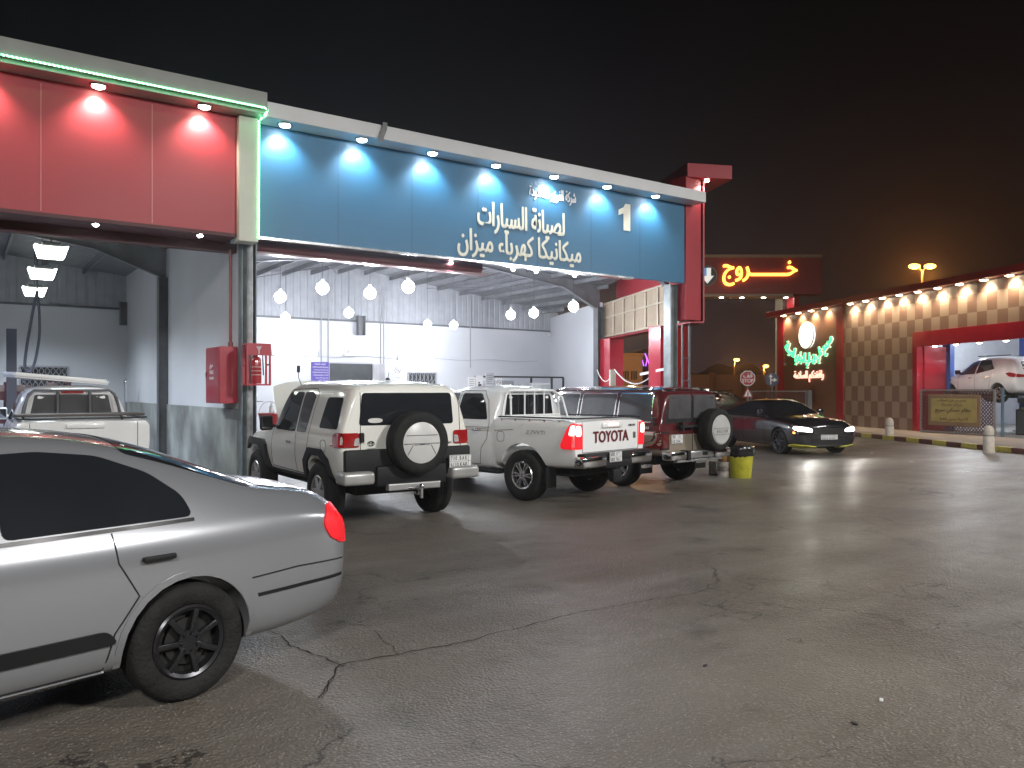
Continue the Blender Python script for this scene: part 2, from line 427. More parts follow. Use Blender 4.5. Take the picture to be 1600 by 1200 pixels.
    def line(s, pts, axis, w_=.006, d=.0015, bm=None, step=.06, closed=False):
        d = max(d, .003); bm = bm or B(); q = []
        pp = list(pts) + ([pts[0]] if closed else [])
        for a, b in zip(pp, pp[1:]):
            l = math.hypot(b[0] - a[0], b[1] - a[1]); k = max(1, int(l / step))
            q += [(a[0] + (b[0] - a[0]) * j / k, a[1] + (b[1] - a[1]) * j / k) for j in range(k)]
        q.append(pp[-1]); prev = None
        for i, (u, v) in enumerate(q):
            a = q[max(0, i - 1)]; b = q[min(len(q) - 1, i + 1)]
            tx, ty = b[0] - a[0], b[1] - a[1]; l = math.hypot(tx, ty) or 1; nx, ny = -ty / l * w_ / 2, tx / l * w_ / 2
            ps = []
            for sg in (1, -1):
                p, nn = s.hit(u + nx * sg, v + ny * sg, axis, d); ps.append(bm.verts.new(p + nn * d)); ps.append(bm.verts.new(p - nn * .004))
            if prev:
                bm.faces.new((prev[0], prev[2], ps[2], ps[0])); bm.faces.new((prev[0], ps[0], ps[1], prev[1])); bm.faces.new((prev[2], prev[3], ps[3], ps[2]))
            prev = ps
        bmesh.ops.recalc_face_normals(bm, faces=bm.faces)
        return bm
def arch_cut(x, r, z, w_, dep=.32):
    out = []
    for sg in (1, -1):
        bm = B(); cyl(bm, (x, sg * (w_ - dep / 2 + .1), z), r, dep + .2, 'Y', 40); out.append(bm)
    return out
def arcpts(x, z, r, a0, a1, n=14):
    return [(x + r * math.cos(R(a0 + (a1 - a0) * i / n)), z + r * math.sin(R(a0 + (a1 - a0) * i / n))) for i in range(n + 1)]
def tyre_bm(r, wd, rr, side=0):
    bm = B(); h = wd / 2
    lathe(bm, [(rr, -h * .80), (rr + .01, -h * .92), (r * .5 + rr * .5, -h * 1.0), (r * .93, -h * .96), (r * .985, -h * .78), (r, -h * .5), (r, -h * .17), (r - .012, -h * .15), (r - .012, -h * .1), (r, -h * .08), (r, h * .08), (r - .012, h * .1), (r - .012, h * .15), (r, h * .17), (r, h * .5),
               (r * .985, h * .78), (r * .93, h * .96), (r * .5 + rr * .5, h), (rr + .01, h * .92), (rr, h * .80)], seg=56)
    for f in [f for f in bm.faces if len(f.verts) > 4]: bm.faces.remove(f)
    return bm
def wheel(parent, x, y, r, wd, rr, sg, spokes=6, style=0, rmat=None, steer=0):
    rmat = rmat or alloy
    wnode = bpy.data.objects.new('wheel', None); COL.objects.link(wnode); wnode.parent = parent; wnode.location = (x, y, r); wnode.empty_display_size = .1
    wnode.rotation_euler = (0, 0, steer)
    ty = obj('tyre', tyre_bm(r, wd, rr), rubber, wnode, True, 50)
    bm = B(); o = sg * wd / 2
    lathe(bm, [(rr, o * .86), (rr - .012, o * .95), (rr - .03, o * .86), (rr - .035, o * .12)], seg=40)
    for f in [f for f in bm.faces if len(f.verts) > 4]: bm.faces.remove(f)
    cyl(bm, (0, o * .72, 0), .065, abs(o) * .3, 'Y', 20)
    for k in range(spokes):
        a = 2 * math.pi * k / spokes
        m = Matrix.Rotation(a, 4, 'Y')
        if style == 0:   # paired blades
            for da in (-.17, .17):
                m2 = Matrix.Rotation(a + da, 4, 'Y')
                box(bm, m2 @ Vector(((rr - .02 + .05) / 2, o * .74, 0)), (rr - .07, .028, rr * .13), rot=m2, bev=.006)
        elif style == 1:
            box(bm, m @ Vector(((rr + .03) / 2, o * .74, 0)), (rr - .05, .03, rr * .36), rot=m, bev=.01)
        else:
            box(bm, m @ Vector(((rr + .03) / 2, o * .74, 0)), (rr - .05, .03, rr * .16), rot=m, bev=.006)
        cyl(bm, m @ Vector((.045, o * .9, 0)), .008, .02, 'Y', 8)
    obj('rim', bm, rmat, wnode, True, 30)
    bm = B(); cyl(bm, (0, o * .2, 0), rr - .033, .02, 'Y', 32); cyl(bm, (0, o * .35, 0), rr * .62, .03, 'Y', 32); obj('brake_disc', bm, M('brake_metal', (.02, .02, .02), .6, metal=.3), wnode)
    return wnode
def handle(root, sh, x, z, axis, mat, ln=.2):
    p, nn = sh.hit(x, z, axis, 0)
    bm = B(); box(bm, p + nn * .022, (ln, .022, .03), bev=.008)
    for dx in (-ln * .4, ln * .4): box(bm, p + nn * .01 + Vector((dx, 0, 0)), (.03, .03, .026), bev=.006)
    return obj('door_handle', bm, mat, root, True)
def plate(root, c, xd, nrm, top, bot, w_=.33, h_=.16, up=(0, 0, 1), par=None):
    x = Vector(xd).normalized(); u = Vector(up).normalized(); n = Vector(nrm).normalized(); c = Vector(c)
    bm = B(); m = Matrix((x, u, x.cross(u))).transposed()
    box(bm, c, (w_, h_, .008), rot=m, bev=.003)
    pl = obj('number_plate', bm, plate_w, par or root)
    bm = B()
    for a, b, ww, hh in ((0, 0, w_ - .02, .004), (0, h_ / 2 - .006, w_ - .01, .004), (0, -h_ / 2 + .006, w_ - .01, .004), (-w_ / 2 + .006, 0, .004, h_ - .01), (w_ / 2 - .006, 0, .004, h_ - .01), (w_ / 2 - .05, 0, .004, h_ - .01)):
        box(bm, c + x * a + u * b + n * .0035, (ww, hh, .004), rot=m)
    obj('plate_frame', bm, ink, pl)
    text('plate_letters', top, c - x * (w_ / 2 - .02) + u * .014 + n * .0045, x, w_ - .09, h_ * .33, ink, pl, depth=.002, up=u, bold=.01)
    text('plate_letters', bot, c - x * (w_ / 2 - .02) - u * (h_ / 2 - .014) + n * .0045, x, w_ - .09, h_ * .33, ink, pl, depth=.002, up=u, bold=.01)
    return pl
def mirror(root, sh, x, z, axis, mat, s=(.10, .19, .17)):
    sg = 1 if axis == 'l' else -1
    p, nn = sh.hit(x, z, axis, 0)
    bm = B(); box(bm, (x, p.y + sg * (.05 + s[1] / 2), z + .06), s, bev=.035, seg=3); bar(bm, (x, p.y - sg * .02, z), (x, p.y + sg * .1, z + .03), .05, .04, bev=.01)
    o = obj('wing_mirror', bm, mat, root, True, 60)
    bm = B(); box(bm, (x - s[0] / 2 - .001, p.y + sg * (.05 + s[1] / 2), z + .06), (.006, s[1] * .8, s[2] * .75), bev=.002)
    obj('mirror_glass', bm, chrome, o)
    return o
def put(o, xc, z, hx, hz, h=0):
    p = C2W(xc, z); d = C2W(hx, hz); o.location = (p.x, p.y, h); o.rotation_euler = (0, 0, math.atan2(d.y, d.x))
def under(root, x0, x1, w_, z0, z1):
    bm = B(); bx(bm, x0, x1, -w_, w_, z0, z1, bev=.03); obj('underbody', bm, dark, root)

# ============================================================ silver sedan
def sedan():
    t = thing('sedan_car', 'silver four-door sedan driving past close in the foreground', 'car')
    st = [(-.11, .36, .72, .80, .60, .66, .64, .50), (-.06, .27, .86, .98, .74, .78, .76, .60), (.14, .22, .92, 1.07, .79, .82, .79, .64, .015),
          (.44, .20, .94, 1.095, .82, .845, .80, .68, .02), (.60, .20, .945, 1.135, .82, .85, .80, .68, .04), (.90, .20, .95, 1.25, .825, .855, .80, .65, .06), (1.20, .20, .955, 1.36, .825, .855, .80, .62, .05), (1.50, .20, .955, 1.435, .825, .855, .80, .585, .025),
          (1.85, .20, .955, 1.455, .825, .855, .80, .58, .03), (2.35, .20, .95, 1.45, .825, .855, .80, .585, .03), (2.70, .20, .94, 1.38, .825, .855, .80, .59, .03),
          (3.05, .20, .93, 1.18, .825, .85, .79, .62, .03), (3.35, .20, .91, 1.0, .82, .845, .78, .66, .03), (3.9, .21, .84, .90, .81, .835, .76, .64, .02), (4.30, .24, .72, .79, .74, .79, .72, .56), (4.45, .30, .60, .66, .60, .66, .62, .45)]
    sh = Shell(st, {5: .35}, .15, 3)
    W = []
    for x in (1.02, 3.60): W += arch_cut(x, .355, .315, .86)
    sh.cut(W)
    obj('body', sh.me, [silver_paint, dark], t, True, 40)
    under(t, .5, 4.1, .6, .18, .4)
    rg = [(.98, .985), (1.90, .975), (1.90, 1.36), (1.70, 1.365), (1.42, 1.33), (1.18, 1.23), (1.02, 1.10)]
    fg = [(1.98, .975), (2.98, .965), (2.80, 1.12), (2.62, 1.25), (2.42, 1.345), (1.98, 1.352)]
    for ax in 'lr':
        w1 = obj('rear_window', sh.patch(rg, ax, step=.08), glass, t, True); obj('front_window', sh.patch(fg, ax, step=.08), glass, t, True)
        obj('window_trim', sh.line([(.98, .968), (2.0, .957), (3.0, .95)], ax, .018, .005), chrome, t, True)
        bm = sh.line([(1.42, .95), (1.40, .80), (1.30, .62)], ax, .007, .001); sh.line([(1.945, .96), (1.945, .30)], ax, .007, .001, bm); sh.line([(2.98, .94), (3.02, .6), (3.0, .3)], ax, .007, .001, bm); sh.line([(1.46, .27), (3.0, .27)], ax, .006, .001, bm); sh.line([(1.30, .62), (1.42, .45), (1.46, .27)], ax, .007, .001, bm)
        obj('door_seam', bm, dark, t)
        obj('side_moulding', sh.patch([(1.40, .40), (3.15, .40), (3.15, .475), (1.45, .475)], ax, .012, rd=1), plastic, t, True)
        handle(t, sh, 1.20, .80, ax, plastic, .17); handle(t, sh, 2.15, .80, ax, plastic, .19)
        obj('bumper_seam', sh.line([(-.08, .60), (.35, .615), (.66, .60)], ax, .008, .001), dark, t)
        obj('bumper_strip', sh.line([(-.08, .50), (.30, .50), (.62, .495)], ax, .020, .004), plastic, t)
        obj('sill_trim', sh.line([(1.45, .245), (3.2, .245)], ax, .03, .010), silver_paint, t, True)
        for xx in (1.02, 3.60): obj('arch_lip', sh.line(arcpts(xx, .315, .375, -8, 188), ax, .035, .006), silver_paint, t, True)
        mirror(t, sh, 2.92, .98, ax, silver_paint)
        obj('headlight', sh.patch([(4.05, .62), (4.35, .60), (4.38, .70), (4.12, .76)], ax, .006), clear_lens, t, True)
        tl = obj('tail_light', sh.patch([(-.10, .72), (.08, .73), (.15, .84), (.08, .95), (-.10, .93)], ax, .012, step=.04), red_dim, t, True)
        sg = 1 if ax == 'l' else -1
        obj('tail_light', sh.patch([(sg * .80, .70), (sg * .42, .70), (sg * .42, .88), (sg * .76, .90)], 'b', .010, step=.05), red_dim, t, True)
    obj('rear_windscreen', sh.patch([(.56, -.66), (.56, .66), (1.28, .57), (1.28, -.57)], 't', step=.06), glass, t, True)
    obj('windscreen', sh.patch([(3.26, -.60), (3.26, .60), (2.72, .51), (2.72, -.51)], 't', step=.06), glass, t, True)
    obj('boot_seam', sh.line([(.50, -.60), (.50, .60), (.03, .60)], 't', .008, .001), dark, t)
    obj('boot_seam', sh.line([(.50, -.60), (.03, -.60)], 't', .008, .001), dark, t)
    obj('bonnet_seam', sh.line([(3.3, -.62), (4.2, -.55), (4.2, .55), (3.3, .62)], 't', .008, .001), dark, t)
    obj('grille', sh.patch([(-.35, .50), (.35, .50), (.40, .62), (-.40, .62)], 'f', .006), plastic, t, True)
    plate(t, (-.125, 0, .60), (0, -1, 0), (-1, 0, 0), '4721', 'D B A')
    for x in (1.02, 3.60):
        for sg in (1, -1): wheel(t, x, sg * .74, .315, .2, .20, sg, 7, 2, dark_alloy)
    return t

# ============================================================ boxy cream off-roader with the spare on its back
def offroader():
    t = thing('off_road_car', 'cream off-road wagon with raised bonnet and spare wheel on its back door', 'car')
    st = [(.10, .62, 1.21, 1.70, .80, .88, .87, .70), (.13, .58, 1.21, 1.80, .86, .935, .92, .755, .015), (.30, .55, 1.21, 1.835, .88, .945, .925, .77, .025), (1.2, .50, 1.20, 1.865, .88, .945, .925, .775, .03),
          (2.1, .50, 1.19, 1.86, .88, .945, .925, .775, .03), (2.50, .50, 1.155, 1.80, .88, .945, .92, .765, .03), (2.72, .50, 1.15, 1.50, .88, .94, .91, .77, .02), (2.95, .50, 1.14, 1.17, .87, .935, .88, .74, .02), (3.6, .50, 1.10, 1.12, .86, .93, .86, .72, .02), (4.05, .52, 1.04, 1.06, .82, .90, .82, .68, .01), (4.15, .60, .96, .98, .74, .82, .76, .6)]
    sh = Shell(st, {5: .5, 7: .35, 2: .4}, .55, 2)
    W = []
    for x in (.90, 3.59): W += arch_cut(x, .46, .40, .95, .34)
    bm = B(); bx(bm, 3.02, 4.02, -.66, .66, .70, 1.4); W.append(bm)      # engine bay under the raised bonnet
    sh.cut(W)
    obj('body', sh.me, [cream_paint, dark], t, True, 35)
    under(t, .4, 3.9, .6, .38, .7)
    for ax in 'lr':
        sg = 1 if ax == 'l' else -1
        obj('quarter_window', sh.patch([(.24, 1.25), (.84, 1.25), (.78, 1.65), (.30, 1.65)], ax, .005, rd=1), glass, t, True)
        obj('side_window', sh.patch([(1.30, 1.17), (1.66, 1.17), (1.66, 1.72), (1.38, 1.72), (1.22, 1.66)], ax, .005), glass_l, t, True)
        obj('front_window', sh.patch([(1.72, 1.17), (2.62, 1.17), (2.40, 1.66), (2.3, 1.72), (1.72, 1.72)], ax, .005), glass, t, True)
        bm = sh.line([(1.18, 1.15), (1.14, 1.70), (1.3, 1.77), (2.36, 1.75), (2.72, 1.15), (2.78, .62), (1.34, .60), (1.30, .8), (1.18, 1.15)], ax, .008, .001); sh.line([(1.68, 1.15), (1.72, .60)], ax, .008, .001, bm)
        sh.line(chaikin([(.56, .95), (.74, .95), (.74, 1.10), (.56, 1.10)], 2), ax, .006, .001, bm, closed=True)
        obj('door_seam', bm, dark, t)
        bm = sh.patch([(.13, .60), (.40, .60), (.47, .86), (.70, .98), (1.15, .98), (1.36, .80), (1.42, .55), (1.30, .52), (1.30, .60), (1.22, .78), (1.06, .89), (.76, .89), (.58, .80), (.46, .60), (.36, .50), (.13, .50)], ax, .028, .08, rd=0)
        obj('rear_flare', bm, plastic, t, True)
        bm = sh.patch([(2.86, .52), (3.04, .55), (3.14, .78), (3.36, .89), (3.80, .89), (3.98, .80), (4.10, .80), (4.10, .93), (3.9, .99), (3.1, .99), (2.98, .92)], ax, .045, .08, rd=0)
        obj('front_flare', bm, plastic, t, True)
        obj('side_step', sh.patch([(1.40, .48), (2.88, .48), (2.88, .585), (1.40, .585)], ax, .02), plastic, t, True)
        handle(t, sh, 1.92, 1.02, ax, chrome, .16)
        mirror(t, sh, 2.66, 1.20, ax, plastic, (.09, .19, .22))
        # wrap-round tail lamp: rear face + side
        obj('tail_light', sh.patch([(.10, 1.03), (.24, 1.03), (.32, 1.08), (.32, 1.16), (.24, 1.21), (.10, 1.21)], ax, .02, .05), red_lens, t, True)
        tl = obj('tail_light', sh.patch([(sg * .94, 1.03), (sg * .68, 1.03), (sg * .68, 1.21), (sg * .94, 1.21)], 'b', .02, .05, rd=.8), red_lens, t, True)
        obj('reverse_lens', sh.patch([(sg * .685, 1.05), (sg * .76, 1.05), (sg * .74, 1.14), (sg * .685, 1.15)], 'b', .026, .05, rd=.4), clear_lens, tl)
        bm = B(); box(bm, (.03, sg * .76, .655), (.30, .42, .165), bev=.045, seg=3); obj('bumper_corner', bm, M('silver_bumper', (.42, .42, .41), .35, metal=.4, var=.15), t, True, 60)
        bm = B(); box(bm, (.02, sg * .28, .56), (.05, .14, .035), bev=.008); obj('reflector', bm, red_lens, t)
    bm = B(); box(bm, (.05, 0, .66), (.20, 1.0, .26), bev=.03); box(bm, (.05, 0, .82), (.10, 1.80, .36), bev=.03); obj('rear_bumper', bm, plastic, t, True)
    bm = B(); box(bm, (-.06, 0, .52), (.10, .74, .085), bev=.012); obj('step_bar', bm, M('bare_aluminium', (.5, .5, .5), .35, metal=.7), t)
    bm = B(); box(bm, (-.08, -.06, .44), (.14, .07, .07), bev=.01); cyl(bm, (-.17, -.06, .44), .022, .14, 'Z', 12); bmesh.ops.create_uvsphere(bm, u_segments=14, v_segments=8, radius=.035, matrix=Matrix.Translation((-.17, -.06, .52)))
    bar(bm, (-.16, -.06, .40), (-.02, -.16, .38), .02, .02); tube(bm, [(-.1 - .06 * math.sin(a * math.pi / 8), .04 + .05 * math.cos(a * math.pi / 8), .50) for a in range(9)], .01, 6)
    obj('tow_hitch', bm, chrome, t, True)
    rw = obj('rear_windscreen', sh.patch([(-.68, 1.30), (.68, 1.30), (.64, 1.71), (-.64, 1.71)], 'b', .006, rd=1), glass, t, True)
    obj('window_sticker', sh.patch([(.36, 1.33), (.56, 1.33), (.56, 1.39), (.36, 1.39)], 'b', .009, rd=2), M('sticker', (.6, .6, .58), .5), rw)
    bm = sh.line([(.66, .84), (.66, 1.76)], 'b', .008, .001); sh.line([(-.80, .84), (-.76, 1.76)], 'b', .008, .001, bm); obj('door_seam', bm, dark, t)
    bm = B(); box(bm, (.07, .655, 1.15), (.06, .05, .12), bev=.01); obj('door_hinge', bm, plastic, t)
    obj('windscreen', sh.patch([(-.70, 1.24), (.70, 1.24), (.66, 1.72), (-.66, 1.72)], 'f', .006, rd=1), glass, t, True)
    text('lettering', 'TOYOTA', (.085, .58, .99), (0, -1, 0), .13, .025, chrome, t, .012)
    bm = B(); tube(bm, [(.09, .52 + .045 * math.cos(a * R(30)), 1.07 + .03 * math.sin(a * R(30))) for a in range(12)], .005, 6, True); tube(bm, [(.09, .52 + .02 * math.cos(a * R(30)), 1.07 + .03 * math.sin(a * R(30))) for a in range(12)], .005, 6, True)
    tube(bm, [(.09, .52 + .03 * math.cos(a * R(30)), 1.082 + .012 * math.sin(a * R(30))) for a in range(12)], .004, 6, True); obj('badge', bm, chrome, t, True)
    text('lettering', 'FJ CRUISER', (.085, -.44, 1.03), (0, -1, 0), .2, .03, chrome, t, .012)
    # spare wheel
    s_ = bpy.data.objects.new('spare_wheel', None); COL.objects.link(s_); s_.parent = t; s_.location = (-.13, -.02, 1.08); s_.rotation_euler = (0, 0, R(90))
    ty = obj('tyre', tyre_bm(.40, .26, .22), rubber, s_, True, 50)
    bm = B(); lathe(bm, [(.275, .05), (.275, .115), (.255, .128), (.06, .134), (.0005, .135)], seg=48); obj('wheel_cover', bm, M('cover_white', (.55, .55, .54), .35, var=.1), s_, True)
    bm = B()
    for z0 in (.095, -.01): box(bm, (0, .134, z0), (.44 if z0 > 0 else .50, .006, .008))
    bar(bm, (-.13, .134, -.03), (-.20, .130, -.15), .006, .008); bar(bm, (.13, .134, -.03), (.20, .130, -.15), .006, .008); box(bm, (0, .135, -.025), (.22, .006, .006)); box(bm, (0, .139, -.015), (.06, .02, .015), bev=.003)
    obj('cover_groove', bm, grey_steel, s_)
    bm = B(); bar(bm, (.18, -.16, 1.03), (-.06, -.16, 1.03), .2, .25); obj('spare_bracket', bm, plastic, t)
    plate(t, (-.065, -.70, .80), (0, -1, 0), (-1, 0, 0), '7110 . B A K', '6110 KAB', .34, .17)
    # raised bonnet, engine block
    bm = B()
    for i in range(9):
        for j in range(7): bm.verts.new((i * .125 - .10 * (abs(j - 3) / 3) ** 3 * (i / 8), (-.70 + j * 1.4 / 6) * (1 - .12 * (i / 8) ** 3), .03 * math.sin(math.pi * i / 8) + .03 * (1 - ((j - 3) / 3) ** 2)))
    bm.verts.ensure_lookup_table()
    for i in range(8):
        for j in range(6): bm.faces.new([bm.verts[k] for k in (i * 7 + j, i * 7 + j + 1, (i + 1) * 7 + j + 1, (i + 1) * 7 + j)])
    bmesh.ops.solidify(bm, geom=bm.faces[:], thickness=.035)
    bm.transform(Matrix.Translation((3.02, 0, 1.16)) @ Matrix.Rotation(R(-46), 4, 'Y')); obj('bonnet', bm, cream_paint, t, True)
    bm = B(); box(bm, (3.5, 0, .9), (.7, .6, .3), bev=.04); cyl(bm, (3.5, .2, 1.08), .12, .1); box(bm, (3.85, 0, .95), (.1, 1.1, .35)); obj('engine', bm, grey_steel, t)
    bm = B(); tube(bm, [(2.05, .72, 1.82), (2.03, .77, 1.93), (2.03, .77, 2.10)], .006, 6); box(bm, (2.03, .77, 2.05), (.012, .05, .1), bev=.004); cyl(bm, (.9, -.1, 1.90), .035, .03, 'Z', 14, .02); tube(bm, [(.9, -.1, 1.90), (.86, -.1, 1.99)], .004, 6); obj('aerial', bm, plastic, t)
    for x in (.90, 3.59):
        for sg in (1, -1): wheel(t, x, sg * .80, .395, .26, .23, sg, 6, 1, M('worn_rim', (.42, .42, .42), .4, metal=.7))
    return t

# ============================================================ pickup
def pickup(name, label, detail=True, board=False):
    t = thing(name, label, 'pickup truck')
    Lb = 1.78      # rear of the cab
    st = [(Lb, .45, 1.18, 1.62, .84, .90, .88, .66), (Lb + .03, .42, 1.18, 1.76, .86, .92, .90, .70, .02), (Lb + .35, .42, 1.18, 1.80, .86, .925, .90, .71, .03), (2.6, .42, 1.18, 1.81, .86, .925, .90, .71, .03), (3.15, .42, 1.16, 1.76, .86, .925, .90, .70, .03), (3.55, .42, 1.14, 1.50, .86, .92, .89, .70, .03),
          (3.92, .42, 1.11, 1.16, .86, .92, .87, .72, .03), (4.5, .44, 1.03, 1.09, .85, .91, .85, .70, .03), (5.05, .48, .93, .99, .80, .87, .80, .64, .02), (5.25, .55, .80, .86, .66, .74, .68, .5)]
    sh = Shell(st, {5: .45, 2: .3}, .35, 2)
    sh.cut(arch_cut(4.25, .47, .41, .93, .34))
    obj('cab', sh.me, [white_paint, dark], t, True, 35)
    # load bed: outer skin lofted, open top
    bst = [(.06, .56, 1.19, 1.27, .84, .90, .90, .82, 0), (.09, .54, 1.20, 1.29, .87, .925, .915, .86, 0), (.5, .52, 1.20, 1.305, .88, .93, .92, .87, 0), (Lb - .08, .50, 1.19, 1.305, .87, .93, .92, .87, 0), (Lb - .03, .50, 1.19, 1.305, .87, .92, .91, .87, 0)]
    sb = Shell(bst, {5: .35, 7: .8, 2: .4, 6: .5}, .7, 2)
    cs = arch_cut(1.13, .50, .41, .93, .34); bm = B(); bx(bm, .13, Lb - .10, -.78, .78, .84, 1.8); cs.append(bm)
    sb.cut(cs)
    obj('load_bed', sb.me, [white_paint, M('bed_liner', (.05, .05, .05), .6)], t, True, 35)
    bm = B()
    for sg in (1, -1): bar(bm, (.12, sg * .845, 1.317), (Lb - .1, sg * .845, 1.317), .075, .022, bev=.008)
    box(bm, (.10, 0, 1.315), (.075, 1.62, .02), bev=.008); obj('bed_rail', bm, plastic, t, True)
    bm = B()
    for k in range(5):
        for sg in (1, -1): box(bm, (.35 + k * .3, sg * .925, 1.275), (.03, .02, .03), bev=.006)
    obj('rope_hook', bm, chrome, t)
    under(t, .4, 5.0, .55, .40, .62)
    for ax in 'lr':
        sg = 1 if ax == 'l' else -1
        obj('rear_window', sh.patch([(1.93, 1.26), (2.66, 1.26), (2.66, 1.69), (2.20, 1.69), (2.05, 1.52)], ax, .005), glass, t, True)
        obj('front_window', sh.patch([(2.74, 1.26), (3.72, 1.24), (3.46, 1.48), (3.2, 1.69), (2.74, 1.69)], ax, .005), glass, t, True)
        bm = sh.line([(1.87, 1.20), (2.00, 1.56), (2.16, 1.73), (2.70, 1.74), (2.70, .52), (2.10, .52), (2.03, .8), (1.90, .95), (1.87, 1.20)], ax, .008, .001); sh.line([(2.70, 1.73), (3.3, 1.70), (3.80, 1.10), (3.78, .52), (2.70, .52)], ax, .008, .001, bm)
        obj('door_seam', bm, dark, t)
        handle(t, sh, 2.14, 1.09, ax, chrome, .18); handle(t, sh, 2.86, 1.09, ax, chrome, .18)
        mirror(t, sh, 3.62, 1.26, ax, white_paint, (.10, .2, .22))
        if detail:
            bm = sb.line([(1.72, 1.09), (1.5, 1.105), (1.30, 1.12)], ax, .012, .0015)
            for k in range(3): sh.line([(1.84, 1.075 + k * .03), (2.5, 1.09 + k * .022), (3.4, 1.12 + k * .006)], ax, .010, .0015, bm)
            obj('side_stripe', bm, M('stripe_gold', (.25, .19, .13), .4), t)
            text('lettering', '2.7VVTi', (1.02, .938, 1.06) if sg > 0 else (.62, -.938, 1.06), (-1, 0, 0) if sg > 0 else (1, 0, 0), .40, .062, M('badge_grey', (.33, .32, .30), .35, metal=.5), t, .003, shear=.25)
            obj('fuel_flap', sb.line(chaikin([(1.50, .92), (1.66, .92), (1.66, 1.08), (1.50, 1.08)], 2), ax, .006, .001, closed=True), dark, t)
        bm = B(); box(bm, (.62, sg * .80, .40), (.02, .24, .32), bev=.004); obj('mud_flap', bm, plastic, t)
        bm = B(); bar(bm, (1.62, sg * .86, .42), (3.75, sg * .86, .42), .16, .06, bev=.02); obj('side_step', bm, plastic, t, True)
        if board: continue
        tl = obj('tail_light', sb.patch([(.06, .86), (.10, .86), (.30, .86), (.33, .91), (.20, 1.16), (.14, 1.235), (.06, 1.235)], ax, .018, .05, rd=1), red_lit if detail else red_lens, t, True)
        tl = obj('tail_light', sb.patch([(sg * .74, .86), (sg * .935, .86), (sg * .93, 1.23), (sg * .76, 1.23)], 'b', .016, .05, rd=0), red_lit if detail else red_lens, t, True)
        if detail:
            obj('brake_lamp', sb.patch([(.07, 1.06), (.17, 1.06), (.13, 1.21), (.07, 1.21)], ax, .022, .05, rd=1), red_hot, tl, True)
            obj('brake_lamp', sb.patch([(sg * .78, 1.05), (sg * .90, 1.05), (sg * .90, 1.21), (sg * .79, 1.21)], 'b', .022, .05, rd=1), red_hot, tl, True)
    rw = obj('rear_windscreen', sh.patch([(-.62, 1.30), (.62, 1.30), (.55, 1.67), (-.55, 1.67)], 'b', .006, rd=1), glass if detail else glass_l, t, True)
    obj('windscreen', sh.patch([(-.66, 1.26), (.66, 1.26), (.60, 1.68), (-.60, 1.68)], 'f', .006, rd=1), glass, t, True)
    bm = B(); y0 = .74
    tube(bm, [(1.72, -y0, 1.2), (1.72, -y0 + .03, 1.45), (1.72, -.64, 1.68), (1.72, -.56, 1.74), (1.72, .56, 1.74), (1.72, .64, 1.68), (1.72, y0 - .03, 1.45), (1.72, y0, 1.2)], .022, 10)
    tube(bm, [(1.52, -y0, 1.22), (1.60, -.66, 1.62), (1.70, -.58, 1.72)], .018, 8); tube(bm, [(1.52, y0, 1.22), (1.60, .66, 1.62), (1.70, .58, 1.72)], .018, 8)
    for y in ((-.30, -.05, .20) if detail else (-.26, .22)): tube(bm, [(1.71, y, 1.31), (1.71, y, 1.74)], .015 if detail else .025, 8)
    tube(bm, [(1.71, -.72, 1.32), (1.71, .72, 1.32)], .016, 8)
    obj('roll_bar', bm, white_paint if detail else grey_steel, t, True, 60)
    # tailgate furniture
    bm = sb.line([(-.73, .80), (-.73, 1.26)], 'b', .008, .001); sb.line([(.73, .80), (.73, 1.26)], 'b', .008, .001, bm); sb.line([(-.73, .80), (.73, .80)], 'b', .008, .001, bm); obj('tailgate_seam', bm, dark, t)
    bm = B(); box(bm, (.045, 0, 1.20), (.05, .52, .075), bev=.015); gh = obj('tailgate_handle', bm, white_paint, t, True)
    if detail:
        bm = B(); box(bm, (.015, 0, 1.215), (.012, .26, .035), bev=.005); obj('brake_lamp', bm, red_hot, gh)
        text('lettering', 'TOYOTA', (.052, .47, .94), (0, -1, 0), .92, .17, M('tailgate_maroon', (.12, .008, .012), .4), t, .006, bold=.035)
        text('lettering', 'HILUX', (.050, -.46, 1.17), (0, -1, 0), .18, .03, ink, t, .006, bold=.01)
        plate(t, (-.115, .12, .72), (0, -1, 0), (-1, 0, 0), '5820 . K T', '5820 TKA', .32, .16)
        bm = B(); box(bm, (.06, -.63, 1.02), (.012, .07, .10), bev=.01); obj('sticker', bm, M('sticker_dark', (.1, .08, .07), .5), t)
    for sg in (1, -1):
        bm = B(); box(bm, (-.01, sg * .62, .665), (.20, .58, .17), bev=.035, seg=3); obj('rear_bumper', bm, chrome, t, True, 60)
    bm = B(); box(bm, (.02, 0, .72), (.20, 1.7, .14), bev=.02); box(bm, (-.02, 0, .61), (.16, .7, .12), bev=.02); box(bm, (-.02, 0, .42), (.10, .22, .2), bev=.02); obj('bumper_step', bm, plastic, t, True)
    if board:
        bm = B(); bm2 = bm
        pts = [(2.0, .78), (2.0, -.62), (2.35, -.72), (3.0, -.66), (3.05, .7), (2.5, .95)]
        prism(bm, pts, 1.84, 1.93, 'XY')
        bmesh.ops.bevel(bm, geom=bm.edges[:], offset=.03, segments=2, affect='EDGES')
        bmesh.ops.rotate(bm, verts=bm.verts, cent=(2.4, 0, 1.86), matrix=Matrix.Rotation(R(5), 3, 'X')); bmesh.ops.translate(bm, verts=bm.verts, vec=(0, .05, .05))
        bo = obj('loose_panel', bm, white_paint, None); put(bo, 0, 0, 1, 0); tag(bo, 'pale body panel lying across the roof of the pickup in the left bay', 'car panel')
        t['board'] = 1; t_board.append(bo)
        bm = B(); box(bm, (1.73, 0, 1.72), (.05, .34, .05), bev=.012); obj('high_brake_light', bm, red_lens, t)
